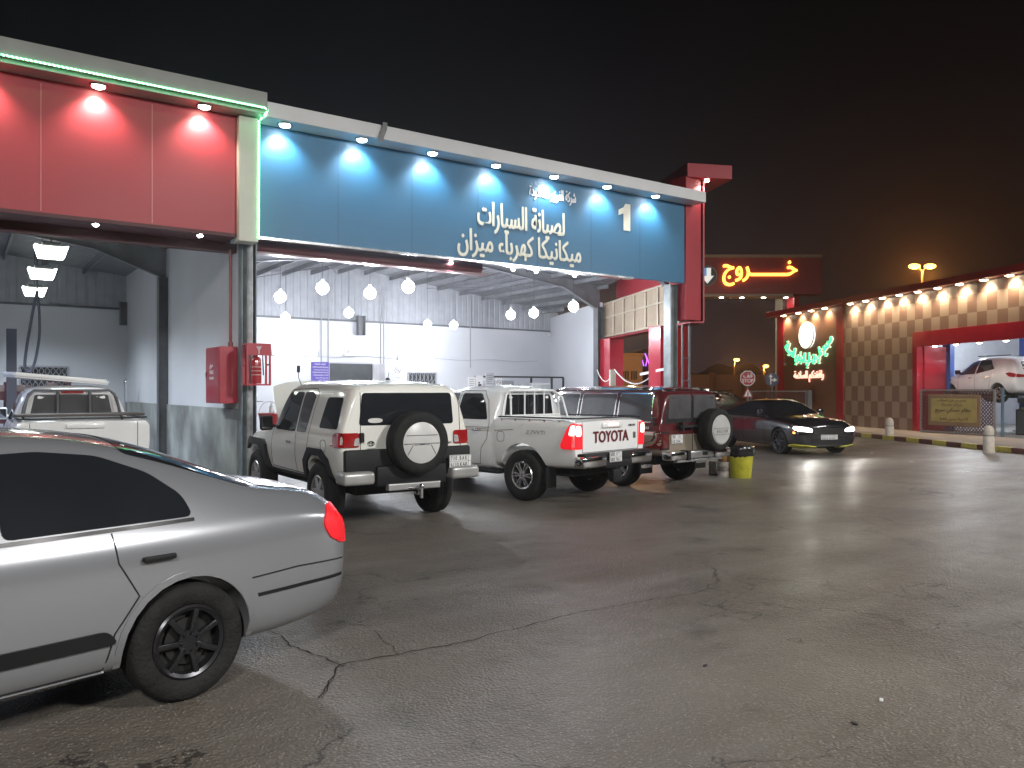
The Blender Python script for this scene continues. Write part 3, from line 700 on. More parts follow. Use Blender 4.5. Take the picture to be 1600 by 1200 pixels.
        bm = B(); box(bm, (1.2, -.05, 1.345), (.7, 1.85, .04), bev=.01); ob = obj('bed_cover', bm, M('rusty_steel', (.06, .05, .045), .6, var=.4), t)
    for x in (1.13, 4.25):
        for sg in (1, -1): wheel(t, x, sg * .80, .40, .25, .225, sg, 6, 0)
    return t
t_board = []

# ============================================================ long maroon wagon
def wagon():
    t = thing('off_road_car', 'maroon and champagne long wagon with spare wheel, beside the yellow bin', 'car')
    st = [(.02, .62, 1.16, 1.62, .80, .87, .86, .72), (.05, .58, 1.16, 1.72, .86, .91, .90, .76, .02), (.3, .55, 1.16, 1.78, .88, .925, .91, .77, .03), (1.5, .50, 1.16, 1.81, .88, .925, .91, .77, .03), (2.7, .50, 1.16, 1.80, .88, .925, .91, .77, .03), (3.05, .50, 1.15, 1.70, .88, .925, .91, .77, .03), (3.40, .50, 1.14, 1.20, .88, .925, .89, .78, .03), (4.1, .52, 1.10, 1.16, .88, .92, .87, .76, .02), (4.65, .55, 1.02, 1.08, .85, .89, .84, .72, .02), (4.72, .60, .95, 1.0, .76, .80, .76, .64)]
    sh = Shell(st, {5: .45, 7: .5, 2: .3}, .5, 2)
    W = []
    for x in (.98, 3.95): W += arch_cut(x, .43, .40, .93, .34)
    sh.cut(W)
    for p_ in sh.me.polygons:
        if p_.material_index == 0 and p_.center.z < .975: p_.material_index = 2
    obj('body', sh.me, [maroon_paint, dark, champ_paint], t, True, 35)
    under(t, .4, 4.3, .6, .40, .7)
    white_line = M('white_stripe', (.62, .58, .53), .35)
    def band(ax, pts, mat, nm, d): obj(nm, sh.patch(pts, ax, d, .12, rd=0), mat, t, True)
    for ax in 'lr':
        sg = 1 if ax == 'l' else -1
        band(ax, [(.03, .56), (.50, .56), (.56, .70), (.75, .86), (1.20, .86), (1.40, .70), (1.46, .52), (3.46, .52), (3.5, .68), (3.72, .86), (4.2, .86), (4.42, .66), (4.5, .60), (4.64, .60), (4.64, .955), (.03, .955)], champ_paint, 'lower_panel', .004)
        band(ax, [(.03, .955), (4.64, .955), (4.64, 1.015), (.03, 1.015)], white_line, 'side_stripe', .006)
        obj('rear_window', sh.patch([(.24, 1.20), (1.02, 1.20), (1.02, 1.66), (.30, 1.66)], ax, .005), glass_l, t, True)
        obj('side_window', sh.patch([(1.14, 1.20), (1.98, 1.20), (1.98, 1.66), (1.14, 1.66)], ax, .005), glass_l, t, True)
        obj('front_window', sh.patch([(2.10, 1.20), (3.22, 1.20), (3.00, 1.66), (2.10, 1.66)], ax, .005), glass_l, t, True)
        bm = B()
        for poly in ([(.22, 1.18), (1.04, 1.18), (1.04, 1.68), (.28, 1.68)], [(1.12, 1.18), (2.0, 1.18), (2.0, 1.68), (1.12, 1.68)], [(2.08, 1.18), (3.26, 1.18), (3.02, 1.68), (2.08, 1.68)]): sh.line(rpoly(poly, .05), ax, .02, .008, bm, closed=True)
        obj('window_trim', bm, chrome, t, True)
        bm = sh.line([(1.08, .55), (1.08, 1.72)], ax, .008, .007); sh.line([(2.04, .55), (2.04, 1.72)], ax, .008, .007, bm); obj('door_seam', bm, dark, t)
        handle(t, sh, 1.22, 1.06, ax, chrome, .16); handle(t, sh, 2.2, 1.06, ax, chrome, .16)
        bm = sh.line([(.10, 1.745), (1.5, 1.755), (3.0, 1.75)], ax, .03, .03); obj('roof_gutter', bm, chrome, t, True)
        text('lettering', 'SAFARI', (.55, .935, 1.06) if sg > 0 else (.25, -.935, 1.06), (-sg, 0, 0), .30, .045, plate_w, t, .004, bold=.01, shear=.2)
        bm = B()
        for z_ in (1.16, 1.24): box(bm, (.14, sg * .918, z_), (.07, .012, .06), bev=.006)
        obj('side_vent', bm, plastic, t)
        mirror(t, sh, 3.16, 1.24, ax, plastic)
        bm = sh.line(arcpts(.98, .40, .46, -5, 185), ax, .07, .035); sh.line(arcpts(3.95, .40, .46, -5, 185), ax, .07, .035, bm); obj('arch_flare', bm, champ_paint, t, True)
        obj('lamp_surround', sh.patch([(sg * .91, .70), (sg * .67, .70), (sg * .67, 1.02), (sg * .91, 1.02)], 'b', .012, .05, rd=.5), plastic, t, True); obj('tail_light', sh.patch([(sg * .90, .73), (sg * .69, .73), (sg * .69, .99), (sg * .90, .99)], 'b', .026, .05, rd=.3), dark_lens, t, True)
        mf = B(); box(mf, (.45, sg * .78, .38), (.02, .34, .24), bev=.005); fl = obj('mud_flap', mf, plastic, t)
        text('lettering', 'NISSAN', (.436, sg * .78 + .13, .36), (0, -1, 0), .26, .06, plate_w, fl, .003, bold=.01)
        bm = B(); box(bm, (-.08, sg * .64, .60), (.22, .44, .15), bev=.03); obj('bumper_end', bm, chrome, t, True)
    obj('lower_panel', sh.patch([(-.90, .62), (.90, .62), (.90, .955), (-.90, .955)], 'b', .004, .1, rd=0), champ_paint, t, True)
    obj('upper_panel', sh.patch([(-.86, 1.16), (.86, 1.16), (.76, 1.72), (-.76, 1.72)], 'b', .003, .1, rd=0), plastic, t, True)
    bm = B(); box(bm, (-.08, .05, .60), (.16, .9, .14), bev=.03); box(bm, (-.10, 0, .50), (.10, 1.3, .04), bev=.01); obj('rear_bumper', bm, M('dull_chrome', (.45, .45, .45), .3, metal=.8), t, True)
    bm = B(); box(bm, (-.165, -.12, .61), (.02, .14, .06), bev=.01); box(bm, (-.11, .37, .60), (.18, .08, .17), bev=.01); obj('bumper_insert', bm, plastic, t)
    obj('rear_windscreen', sh.patch([(.06, 1.24), (.70, 1.24), (.66, 1.66), (.06, 1.66)], 'b', .008, rd=1), glass_l, t, True)
    obj('rear_windscreen', sh.patch([(-.02, 1.24), (-.70, 1.24), (-.66, 1.66), (-.02, 1.66)], 'b', .008, rd=1), glass_l, t, True)
    obj('windscreen', sh.patch([(-.72, 1.24), (.72, 1.24), (.68, 1.70), (-.68, 1.70)], 'f', .006, rd=1), glass, t, True)
    bm = sh.line([(.02, .66), (.02, 1.74)], 'b', .01, .012); obj('door_seam', bm, dark, t)
    bm = B(); box(bm, (-.03, .22, 1.10), (.12, .5, .05), bev=.01); box(bm, (-.06, .42, 1.10), (.1, .05, .16), bev=.01); obj('spare_carrier', bm, plastic, t)
    plate(t, (.0, .47, .88), (0, -1, 0), (-1, 0, 0), '7051 . L R', '158 DAA', .32, .16)
    s_ = bpy.data.objects.new('spare_wheel', None); COL.objects.link(s_); s_.parent = t; s_.location = (-.19, -.38, 1.03); s_.rotation_euler = (0, 0, R(90))
    obj('tyre', tyre_bm(.385, .27, .22), rubber, s_, True, 50)
    bm = B(); lathe(bm, [(.27, .05), (.27, .13), (.25, .15), (.06, .158), (.0005, .16)], seg=48)
    wc = obj('wheel_cover', bm, M('cover_grey', (.42, .42, .41), .4, var=.15), s_, True)
    bm = B(); box(bm, (0, .160, .03), (.50, .004, .006)); box(bm, (0, .160, -.08), (.46, .004, .006)); obj('cover_groove', bm, grey_steel, wc)
    text('lettering', 'NISSAN', (.16, .158, -.05), (-1, 0, 0), .32, .06, M('relief_grey', (.30, .30, .29), .5), wc, .004, bold=.02)
    for x in (.98, 3.95):
        for sg in (1, -1): wheel(t, x, sg * .80, .39, .26, .23, sg, 5, 1, chrome)
    return t

# ============================================================ black saloon with its headlights on
def coupe():
    t = thing('saloon_car', 'black saloon with headlights on driving between the two buildings', 'car')
    st = [(.0, .38, .86, .95, .70, .76, .74, .62), (.06, .28, .96, 1.08, .82, .88, .86, .70), (.5, .22, 1.0, 1.13, .88, .935, .89, .72, .02), (.95, .20, 1.02, 1.20, .89, .945, .88, .68, .02), (1.4, .20, 1.02, 1.37, .89, .945, .87, .62, .02), (1.9, .20, 1.01, 1.465, .88, .94, .87, .60, .03), (2.5, .20, 1.0, 1.47, .88, .94, .87, .60, .03),
          (2.95, .20, .99, 1.40, .88, .94, .87, .61, .03), (3.35, .20, .98, 1.20, .88, .94, .87, .66, .03), (3.72, .20, .97, 1.04, .88, .94, .86, .72, .03), (4.4, .20, .92, .99, .88, .94, .85, .72, .02), (4.85, .22, .82, .90, .84, .90, .82, .66), (5.02, .26, .70, .78, .74, .80, .74, .56)]
    sh = Shell(st, {5: .4}, .3, 2)
    W = []
    for x in (1.08, 4.10): W += arch_cut(x, .40, .355, .94)
    sh.cut(W); obj('body', sh.me, [black_paint, dark], t, True, 35); under(t, .5, 4.6, .6, .18, .4)
    headm = emis('headlamp', (1.0, .97, .9), 22)
    for ax in 'lr':
        sg = 1 if ax == 'l' else -1
        obj('rear_window', sh.patch([(1.25, 1.06), (2.12, 1.05), (2.12, 1.38), (1.8, 1.39), (1.5, 1.30)], ax, .005), glass, t, True)
        obj('front_window', sh.patch([(2.20, 1.05), (3.35, 1.03), (3.05, 1.25), (2.8, 1.37), (2.20, 1.39)], ax, .005), glass, t, True)
        obj('window_trim', sh.line([(1.2, 1.035), (2.2, 1.03), (3.45, 1.01)], ax, .014, .005), chrome, t)
        bm = sh.line([(2.16, 1.0), (2.16, .3)], ax, .008, .001); sh.line([(3.3, 1.0), (3.38, .7), (3.3, .3)], ax, .008, .001, bm); sh.line([(1.5, 1.0), (1.45, .7), (1.55, .3)], ax, .008, .001, bm); obj('door_seam', bm, dark, t)
        handle(t, sh, 2.35, .88, ax, black_paint, .2); handle(t, sh, 1.55, .88, ax, black_paint, .2)
        mirror(t, sh, 3.22, 1.06, ax, black_paint)
        hl = obj('headlight', sh.patch([(sg * .80, .66), (sg * .48, .64), (sg * .50, .72), (sg * .80, .77)], 'f', .008, .05), headm, t, True)
        obj('headlight', sh.patch([(4.98, .66), (4.80, .69), (4.72, .77), (4.9, .77)], ax, .008, .05), headm, t, True)
        obj('side_marker', sh.patch([(4.74, .60), (4.84, .58), (4.82, .63), (4.76, .65)], ax, .008, .05), emis('amber_lamp', (1, .3, .05), 4), t)
        obj('front_splitter', sh.patch([(sg * .84, .25), (sg * .36, .22), (sg * .36, .26), (sg * .84, .31)], 'f', .03, .05, rd=0), M('yellow_guard', (.65, .60, .08), .4), t)
        obj('tail_light', sh.patch([(sg * .80, .84), (sg * .1, .86), (sg * .1, .94), (sg * .78, .94)], 'b', .008, .08), red_lens, t)
        lamp('SPOT', 'headlight_beam', (5.06, sg * .66, .70), 60, (1, .96, .88), t, .06, 80, (1, 0, -.18), .8)
    obj('windscreen', sh.patch([(3.66, -.64), (3.66, .64), (2.94, .54), (2.94, -.54)], 't', step=.07), glass, t, True)
    obj('rear_windscreen', sh.patch([(1.0, -.60), (1.0, .60), (1.5, .54), (1.5, -.54)], 't', step=.07), glass, t, True)
    obj('grille', sh.patch([(-.42, .55), (.42, .55), (.46, .74), (-.46, .74)], 'f', .006), plastic, t, True)
    obj('lower_grille', sh.patch([(-.6, .30), (.6, .30), (.5, .48), (-.5, .48)], 'f', .006), plastic, t, True)
    obj('bonnet_vent', sh.patch([(4.0, -.42), (4.3, -.42), (4.3, -.22), (4.0, -.22)], 't', .006), M('vent_gold', (.35, .22, .03), .4), t)
    obj('bonnet_seam', sh.line([(3.72, -.78), (4.8, -.7), (4.8, .7), (3.72, .78)], 't', .008, .001), dark, t)
    plate(t, (5.035, 0, .50), (0, 1, 0), (1, 0, 0), '3 8 2 4 . K A R', '3824 RAK', .50, .13)
    for x in (1.08, 4.10):
        for sg in (1, -1): wheel(t, x, sg * .81, .355, .24, .26, sg, 10, 2, dark_alloy, R(4) if x > 3 else 0)
    return t

# ============================================================ crossover on the lift
def crossover():
    t = thing('crossover_car', 'white crossover raised on a lift in the checkered building', 'car')
    st = [(.0, .50, .95, 1.05, .66, .76, .74, .60), (.06, .40, 1.04, 1.26, .80, .87, .84, .66), (.3, .34, 1.08, 1.48, .84, .90, .86, .62, .02), (.7, .32, 1.08, 1.63, .85, .905, .87, .62, .03), (1.5, .30, 1.05, 1.68, .85, .905, .87, .62, .03), (2.2, .30, 1.02, 1.66, .85, .905, .87, .62, .03), (2.7, .30, 1.0, 1.52, .85, .905, .86, .64, .03), (3.2, .30, .97, 1.18, .85, .90, .85, .68, .03), (3.5, .32, .95, 1.05, .84, .89, .83, .68, .03), (4.1, .36, .84, .92, .80, .85, .78, .60, .02), (4.4, .42, .66, .74, .62, .70, .66, .48)]
    sh = Shell(st, {5: .3}, .2, 2)
    W = []
    for x in (.88, 3.50): W += arch_cut(x, .40, .33, .90)
    sh.cut(W); obj('body', sh.me, [M('bright_white_paint', (.78, .78, .78), .25, coat=.6, var=.03), dark], t, True, 35); under(t, .4, 4.0, .6, .26, .5)
    for ax in 'lr':
        sg = 1 if ax == 'l' else -1
        obj('rear_window', sh.patch([(1.15, 1.22), (2.05, 1.06), (2.05, 1.56), (1.5, 1.55)], ax, .005), glass, t, True)
        obj('front_window', sh.patch([(2.12, 1.06), (3.02, 1.03), (2.75, 1.28), (2.5, 1.50), (2.12, 1.56)], ax, .005), glass, t, True)
        bm = sh.line([(2.08, 1.04), (2.08, .4)], ax, .008, .001); sh.line([(3.0, 1.0), (3.05, .4)], ax, .008, .001, bm); sh.line([(1.2, 1.1), (1.28, .7), (1.42, .4)], ax, .008, .001, bm); obj('door_seam', bm, dark, t)
        handle(t, sh, 1.4, .93, ax, chrome, .18); handle(t, sh, 2.3, .91, ax, chrome, .18)
        mirror(t, sh, 2.95, 1.08, ax, plastic)
        obj('sill_cladding', sh.patch([(1.3, .33), (3.1, .33), (3.1, .42), (1.3, .42)], ax, .008), plastic, t)
        obj('tail_light', sh.patch([(.06, .90), (.30, .93), (.50, 1.05), (.30, 1.08), (.06, 1.03)], ax, .01, .06), red_lens, t)
        obj('tail_light', sh.patch([(sg * .82, .90), (sg * .45, .92), (sg * .45, .98), (sg * .80, 1.03)], 'b', .01, .06), red_lens, t)
    obj('rear_windscreen', sh.patch([(-.56, 1.18), (.56, 1.18), (.46, 1.45), (-.46, 1.45)], 'b', .006), glass, t, True)
    obj('windscreen', sh.patch([(3.3, -.62), (3.3, .62), (2.62, .52), (2.62, -.52)], 't', step=.08), glass, t, True)
    bm = B()
    for sg in (1, -1): bar(bm, (.6, sg * .58, 1.70), (2.3, sg * .58, 1.71), .03, .03)
    obj('roof_rail', bm, plastic, t)
    for x in (.88, 3.50):
        for sg in (1, -1): wheel(t, x, sg * .77, .345, .22, .22, sg, 5, 0)
    return t

# ============================================================ setting
def sheet(name, pts, z, mat):
    bm = B(); quad(bm, [(p[0], p[1], z) for p in pts]); bmesh.ops.recalc_face_normals(bm, faces=bm.faces)
    for f in bm.faces:
        if f.normal.z < 0: f.normal_flip()
    return struct(name, bm, mat)
sheet('ground', [(-400, -400), (400, -400), (400, 400), (-400, 400)], 0, ground_mat())
YF, XP, YB = 14.4, 4.31, 26.7
slab = M('concrete_slab', (.20, .195, .185), .55, var=.45, scale=.9, bump=.2, bscale=30, detail=10)
sheet('garage_floor', [(-6, YF + .2), (15.3, YF + .2), (20.6, YB), (-6, YB)], .004, slab)

def ridge(name, z0, z1, xc0, xc1, Z, mat):
    bm = B(); pts = []
    n = 60
    for i in range(n + 1):
        x = xc0 + (xc1 - xc0) * i / n
        pts.append((x, z0 + (z1 - z0) * (.55 + .3 * math.sin(i * .35) + .15 * math.sin(i * 1.3 + 1))))
    for (a, ha), (b, hb) in zip(pts, pts[1:]):
        p = C2W(a, Z); q = C2W(b, Z)
        p2 = C2W(a * 1.2, Z * 1.2); q2 = C2W(b * 1.2, Z * 1.2)
        quad(bm, [(p.x, p.y, 0), (q.x, q.y, 0), (q.x, q.y, hb), (p.x, p.y, ha)])
        quad(bm, [(p.x, p.y, ha), (q.x, q.y, hb), (q2.x, q2.y, hb * .9), (p2.x, p2.y, ha * .9)])
    return struct(name, bm, mat)
ridge('distant_hill', 5, 11, 20, 160, 260, M('dark_earth', (.03, .022, .018), .9))

# long crack and its branches, as thin open seams in the asphalt
def crack(pts, w0, seed):
    r_ = random.Random(seed); q = []
    for a, b in zip(pts, pts[1:]):
        a = Vector(a); b = Vector(b); k = max(2, int((b - a).length / .05))
        for j in range(k): q.append(a.lerp(b, j / k))
    q.append(Vector(pts[-1])); out = []; off = 0
    for i, p in enumerate(q):
        t = (q[min(i + 1, len(q) - 1)] - q[max(i - 1, 0)]).normalized(); nrm = Vector((-t.y, t.x, 0))
        off = off * .8 + r_.uniform(-.018, .018); ww = w0 * r_.uniform(.35, 1.3) * (1 - .6 * abs(i / len(q) - .4))
        out.append((p + nrm * (off - ww), p + nrm * (off + ww)))
    return out
bm = B()
def cp(*pp): return [onG(x, y) * 1 for x, y in pp]
for k, (pts, w0) in enumerate(((cp((500, 1092), (530, 1050), (535, 1040), (590, 1030), (700, 1008), (800, 985), (900, 962), (960, 948)), .007), (cp((535, 1042), (500, 1025), (450, 1008), (420, 985)), .007),
                     (cp((960, 948), (1040, 935), (1130, 918)), .004), (cp((620, 1025), (600, 1000), (590, 985)), .004), (cp((500, 1092), (505, 1080), (530, 1055)), .004))):
    pr = None
    for a, b in crack(pts, w0, k):
        va = bm.verts.new((a.x, a.y, .004)); vb = bm.verts.new((b.x, b.y, .004))
        if pr: bm.faces.new((pr[0], pr[1], vb, va))
        pr = (va, vb)
bmesh.ops.recalc_face_normals(bm, faces=bm.faces)
for f in bm.faces:
    if f.normal.z < 0: f.normal_flip()
struct('ground_crack', bm, M('crack_dirt', (.012, .011, .010), .95))

# ============================================================ workshop building
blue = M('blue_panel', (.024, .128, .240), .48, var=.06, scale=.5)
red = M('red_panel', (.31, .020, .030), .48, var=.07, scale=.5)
cream = M('cream_trim', (.50, .50, .43), .45, var=.08)
white_trim = M('white_cladding', (.66, .67, .68), .4, var=.08, scale=.8)
sheetm = M('roof_sheet', (.20, .205, .225), .55, var=.2, scale=1.5, metal=.2)
raft = M('rafter_paint', (.17, .175, .19), .5, var=.25)
dado = M('dirty_dado', (.34, .36, .34), .6, var=.55, scale=1.1, bump=.3, bscale=12, detail=12)
wb = thing('workshop_building', 'long vehicle workshop with red and blue lit fascias over open bays', 'building', (4.3, 14.4, 0))
WO = Vector((4.3, 14.4, 0))
def wpart(name, bm, mat, par=None, **k):
    bm.transform(Matrix.Translation(-WO)); return obj(name, bm, mat, par or wb, **k)
# fascias
bm = B(); bx(bm, 4.40, 15.42, YF, YF + .12, 4.50, 6.62)
bf = wpart('blue_fascia', bm, blue)
for k in range(1, 7):
    bm = B(); bx(bm, 4.40 + k * 1.575 - .005, 4.40 + k * 1.575 + .005, YF - .0015, YF + .01, 4.52, 6.5); wpart('panel_joint', bm, M('joint_dark', (.015, .07, .13), .5), bf)
bm = B(); bx(bm, 4.40, 13.6, YF - .05, YF + .16, 4.455, 4.50); wpart('bottom_trim', bm, M('satin_aluminium', (.55, .57, .6), .25, metal=.9), bf)
bm = B(); bx(bm, -7, 4.06, YF - .06, YF + .10, 4.50, 6.62); rf = wpart('red_fascia', bm, red)
for x in (-2.1, -.5, 1.08, 2.68):
    bm = B(); bx(bm, x - .008, x + .008, YF - .064, YF - .04, 4.52, 6.5); wpart('panel_joint', bm, M('joint_pink', (.45, .13, .13), .4), rf)
bm = B(); bx(bm, 4.06, 4.40, YF - .20, YF + .14, 4.36, 6.56, .01); wpart('fascia_pilaster', bm, cream)
bm = B(); bx(bm, -7, 4.44, YF - .58, YF + .2, 6.63, 6.91, .01); bx(bm, -7, 4.44, YF - .46, YF + .2, 6.57, 6.63); wpart('left_cornice', bm, M('grey_cladding', (.30, .30, .29), .45, var=.1))
bm = B(); bx(bm, 4.46, 15.72, YF - .46, YF + .2, 6.53, 6.80, .01); cz = wpart('right_cornice', bm, white_trim)
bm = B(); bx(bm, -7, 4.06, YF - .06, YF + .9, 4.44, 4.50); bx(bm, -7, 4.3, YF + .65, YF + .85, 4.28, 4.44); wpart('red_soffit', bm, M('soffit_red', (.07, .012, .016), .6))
bm = B(); cyl(bm, (7.0, YF + .45, 4.42), .13, 4.9, 'X', 20); bx(bm, 4.5, 9.6, YF + .34, YF + .60, 4.27, 4.30); wpart('roller_housing', bm, M('roller_maroon', (.14, .04, .05), .35), None, smooth=True)
p_ = onY(597, 200, YF - .48); bm = B(); q_ = [(0, -.03, .18), (-.02, -.05, .05), (-.07, -.04, -.08), (-.10, -.02, -.20)]
for i_ in range(3):
    for w0_, w1_ in ((0, .10),): quad(bm, [Vector(q_[i_]) + Vector((w0_, 0, 0)), Vector(q_[i_]) + Vector((w1_, 0, 0)), Vector(q_[i_ + 1]) + Vector((w1_, 0, 0)), Vector(q_[i_ + 1]) + Vector((w0_, 0, 0))])
bmesh.ops.remove_doubles(bm, verts=bm.verts, dist=1e-4); bmesh.ops.solidify(bm, geom=bm.faces[:], thickness=.012)
bm.transform(Matrix.Translation((p_.x, YF - .47, 6.66))); tag(obj('loose_trim', bm, M('trim_grey', (.20, .21, .22), .6)), 'bent grey strip of trim hanging over the edge of the blue fascia cornice', 'trim')
# lettering on the blue fascia
letter = M('letter_cream', (.72, .70, .58), .45, var=.08)
lw = M('letter_white', (.80, .80, .80), .45)
def ft(s, x0, x1, z0, z1, mat, bold, **k):
    o = text('lettering', s, (x0, YF - .010, z0), (1, 0, 0), x1 - x0, z1 - z0, mat, None, .008, bold, **k); o.data.transform(Matrix.Translation(-WO)); o.parent = bf; return o
ft('لصيانة السيارات', 9.11, 11.46, 5.12, 5.80, letter, .022, ar=True)
ft('ميكانيكا كهرباء ميزان', 8.62, 11.95, 4.56, 5.16, letter, .022, ar=True)
ft('شركة الفوزير المحدودة', 10.47, 11.80, 6.00, 6.32, lw, .02, ar=True)
bm = B(); prism(bm, [(13.30, 5.62), (13.52, 5.62), (13.52, 6.27), (13.36, 6.27), (13.30, 6.18), (13.14, 6.10), (13.14, 5.97), (13.30, 6.03)], YF - .012, YF - .002, 'XZ'); wpart('lettering', bm, letter, bf)
# walls
bm = B(); bx(bm, XP, 20.75, YB, YB + .2, 0, 4.2); bx(bm, -6, XP, YB, YB + .2, 0, 4.2); wpart('back_wall', bm, white_wall)
bm = B(); bx(bm, XP - .05, XP + .05, YF + .5, YB - .002, 1.40, 5.25); wpart('partition_wall', bm, white_wall)
bm = B(); bx(bm, XP - .09, XP + .09, YF + .50, YB - .004, 0, 1.40, .01); wpart('partition_dado', bm, dado)
S0 = Vector((15.50, 14.42, 0)); S1 = Vector((18.25, 20.9, 0)); S2 = Vector((20.6, 26.7, 0))
def wallseg(bm, a, b, t, z0, z1): bar(bm, (a.x, a.y, (z0 + z1) / 2), (b.x, b.y, (z0 + z1) / 2), t, z1 - z0)
bm = B(); wallseg(bm, S1, S2, .15, 0, 4.76); wpart('end_wall', bm, white_wall)
bm = B(); bx(bm, -6.1, -6, YF + .3, YB, 0, 6); wpart('side_wall', bm, white_wall)
# roof
RX, RZ, SL = 11.8, 6.1, .12
def rz(x):
    if x < XP: return 5.2 + SL * min(XP - x, 6.5) - SL * max(0, (XP - x) - 6.5)
    return RZ - SL * abs(x - RX)
bm = B()
def xe(y):
    return 15.75 + (y - 14.4) * (18.45 - 15.75) / 6.5 if y < 20.9 else 18.45 + (y - 20.9) * (20.85 - 18.45) / 5.8
def ribbed(bm, x0, x1, y0, y1, pitch=.25):
    n = int((y1 - y0) / pitch)
    for a, b in ((x0, x1),):
        pv = None
        for i in range(n + 1):
            for dy, dz in ((0, 0), (.10, 0), (.12, .03), (.18, .03), (.20, 0)):
                y = y0 + i * pitch + dy
                if y > y1: continue
                b2_ = min(b, xe(y)); va = bm.verts.new((a, y, rz(a + 1e-4) + dz)); vb = bm.verts.new((b2_, y, rz(b2_ - 1e-4) + dz))
                if pv: bm.faces.new((pv[0], pv[1], vb, va))
                pv = (va, vb)
ribbed(bm, -6, -2.19, YF + .13, YB + .3); ribbed(bm, -2.19, XP, YF + .13, YB + .3); ribbed(bm, XP, RX, YF + .13, YB + .3); ribbed(bm, RX, 21.2, YF + .13, YB + .3)
wpart('roof', bm, sheetm)
# gable sheet above the rear wall
bm = B(); pv = None; x = -6.0; i = 0
while x < 20.9:
    for dx, dy in ((0, 0), (.16, 0), (.18, .018), (.23, .018)):
        xx = x + dx
        a = bm.verts.new((xx, YB + .05 + dy, 4.18)); b = bm.verts.new((xx, YB + .05 + dy, rz(xx)))
        if pv: bm.faces.new((pv[0], a, b, pv[1]))
        pv = (a, b)
    x += .25
wpart('gable_sheet', bm, M('gable_sheeting', (.34, .35, .38), .55, var=.12))
bm = B(); bx(bm, -6, 20.6, YB - .03, YB + .02, 4.17, 4.235); wpart('wall_coping', bm, grey_steel)
# frames
def frame(y, xl, xr, name='roof_frame'):
    bm = B()
    xm = RX if xl > 0 else -2.19
    for a, b in ((xl, xm), (xr, xm)):
        d = 1 if b > a else -1
        prism(bm, [(a, 4.45), (a + d * 1.6, rz(a + d * 1.6) - .36), (b, rz(b) - .34), (b, rz(b) - .03), (a, rz(a + d * .001) - .03)], y - .008, y + .008, 'XZ')
        pts = [(a, 4.45), (a + d * 1.6, rz(a + d * 1.6) - .36), (b, rz(b) - .34)]
        for p, q in zip(pts, pts[1:]): bar(bm, (p[0], y, p[1]), (q[0], y, q[1]), .16, .014)
        bar(bm, (a, y, rz(a + d * .001) - .035), (b, y, rz(b) - .035), .16, .014)
    wpart(name, bm, raft)
for y in (YF + .9, 20.9): frame(y, 4.40, 18.2 if y > 20 else 15.8)
frame(20.9, -6, 4.22); frame(YF + .9, -6, 4.22)
bm = B()
for i in range(-6, 21):
    x = i + .1
    if abs(x - XP) < .3: continue
    z = rz(x) - .035; ys = YF + .2
    while xe(ys) < x + .1: ys += .1
    bx(bm, x - .03, x + .03, ys, YB, z - .14, z - .125); bx(bm, x - .03, x - .025, ys, YB, z - .14, z)
wpart('purlin', bm, raft)
bm = B()
for (y0, y1, xa, xb) in ((15.3, 20.9, 6.0, 8.6), (15.3, 20.9, 11.8, 14.6), (20.9, 26.5, 8.0, 11.0), (20.9, 26.5, 14.5, 17.0)):
    tube(bm, [(xa, y0, rz(xa) - .22), (xb, y1, rz(xb) - .22)], .010, 6); tube(bm, [(xb, y0, rz(xb) - .22), (xa, y1, rz(xa) - .22)], .010, 6)
wpart('roof_bracing', bm, grey_steel)
def hcol(bm, x, y, z0, z1, w_=.26, d_=.24):
    bx(bm, x - w_ / 2, x - w_ / 2 + .015, y - d_ / 2, y + d_ / 2, z0, z1); bx(bm, x + w_ / 2 - .015, x + w_ / 2, y - d_ / 2, y + d_ / 2, z0, z1); bx(bm, x - w_ / 2 + .015, x + w_ / 2 - .015, y - .006, y + .006, z0, z1)
for (x, y, z1, mt) in ((4.36, 14.72, 4.46, M('column_teal', (.16, .20, .22), .45, var=.35, scale=5)), (XP - .15, 20.9, 4.5, grey_steel), (18.15, 20.9, 4.6, grey_steel), (15.28, 14.75, 4.48, steel), (XP - .12, 26.55, 4.4, grey_steel), (11.9, 26.6, 4.4, grey_steel)):
    bm = B(); hcol(bm, x, y, 0 if y < 26 else 3.7, z1); wpart('column', bm, mt)
bm = B(); tube(bm, [(4.36, 14.58, .1), (4.36, 14.58, 4.4)], .055, 14); wpart('downpipe', bm, M('pipe_grey', (.34, .36, .37), .5, var=.35, scale=6), None, smooth=True)
# end return: back of the side-street fascia, framed beige boards
sd = (S1 - S0).normalized(); sn = Vector((sd.y, -sd.x, 0))
board = M('beige_board', (.36, .28, .20), .6, var=.15)
bm = B(); a = S0 + sn * .18 + sd * .3; b = S1 + sn * .18; wallseg(bm, a, b, .03, 3.55, 4.72); eb = wpart('end_fascia_boards', bm, board)
bm = B(); studs = M('stud_cream', (.42, .36, .28), .5)
for k in range(8):
    p = a.lerp(b, k / 7) - sn * .04; bar(bm, (p.x, p.y, 3.55), (p.x, p.y, 4.72), .05, .05)
for z in (3.58, 4.22, 4.70): p = a - sn * .045; q = b - sn * .045; bar(bm, (p.x, p.y, z), (q.x, q.y, z), .04, .05)
wpart('end_fascia_studs', bm, studs, eb)
bm = B(); a2 = S0 + sn * .40 + sd * .2; b2 = S1 + sn * .40; wallseg(bm, a2, b2, .38, 3.50, 3.545); wallseg(bm, a2 + sn * .19, b2 + sn * .19, .04, 3.545, 7.3); esf = wpart('end_fascia', bm, red)
bm = B(); bx(bm, 15.46, 16.02, YF - .02, YF + .55, 3.56, 7.28, .01); wpart('corner_mast', bm, red)
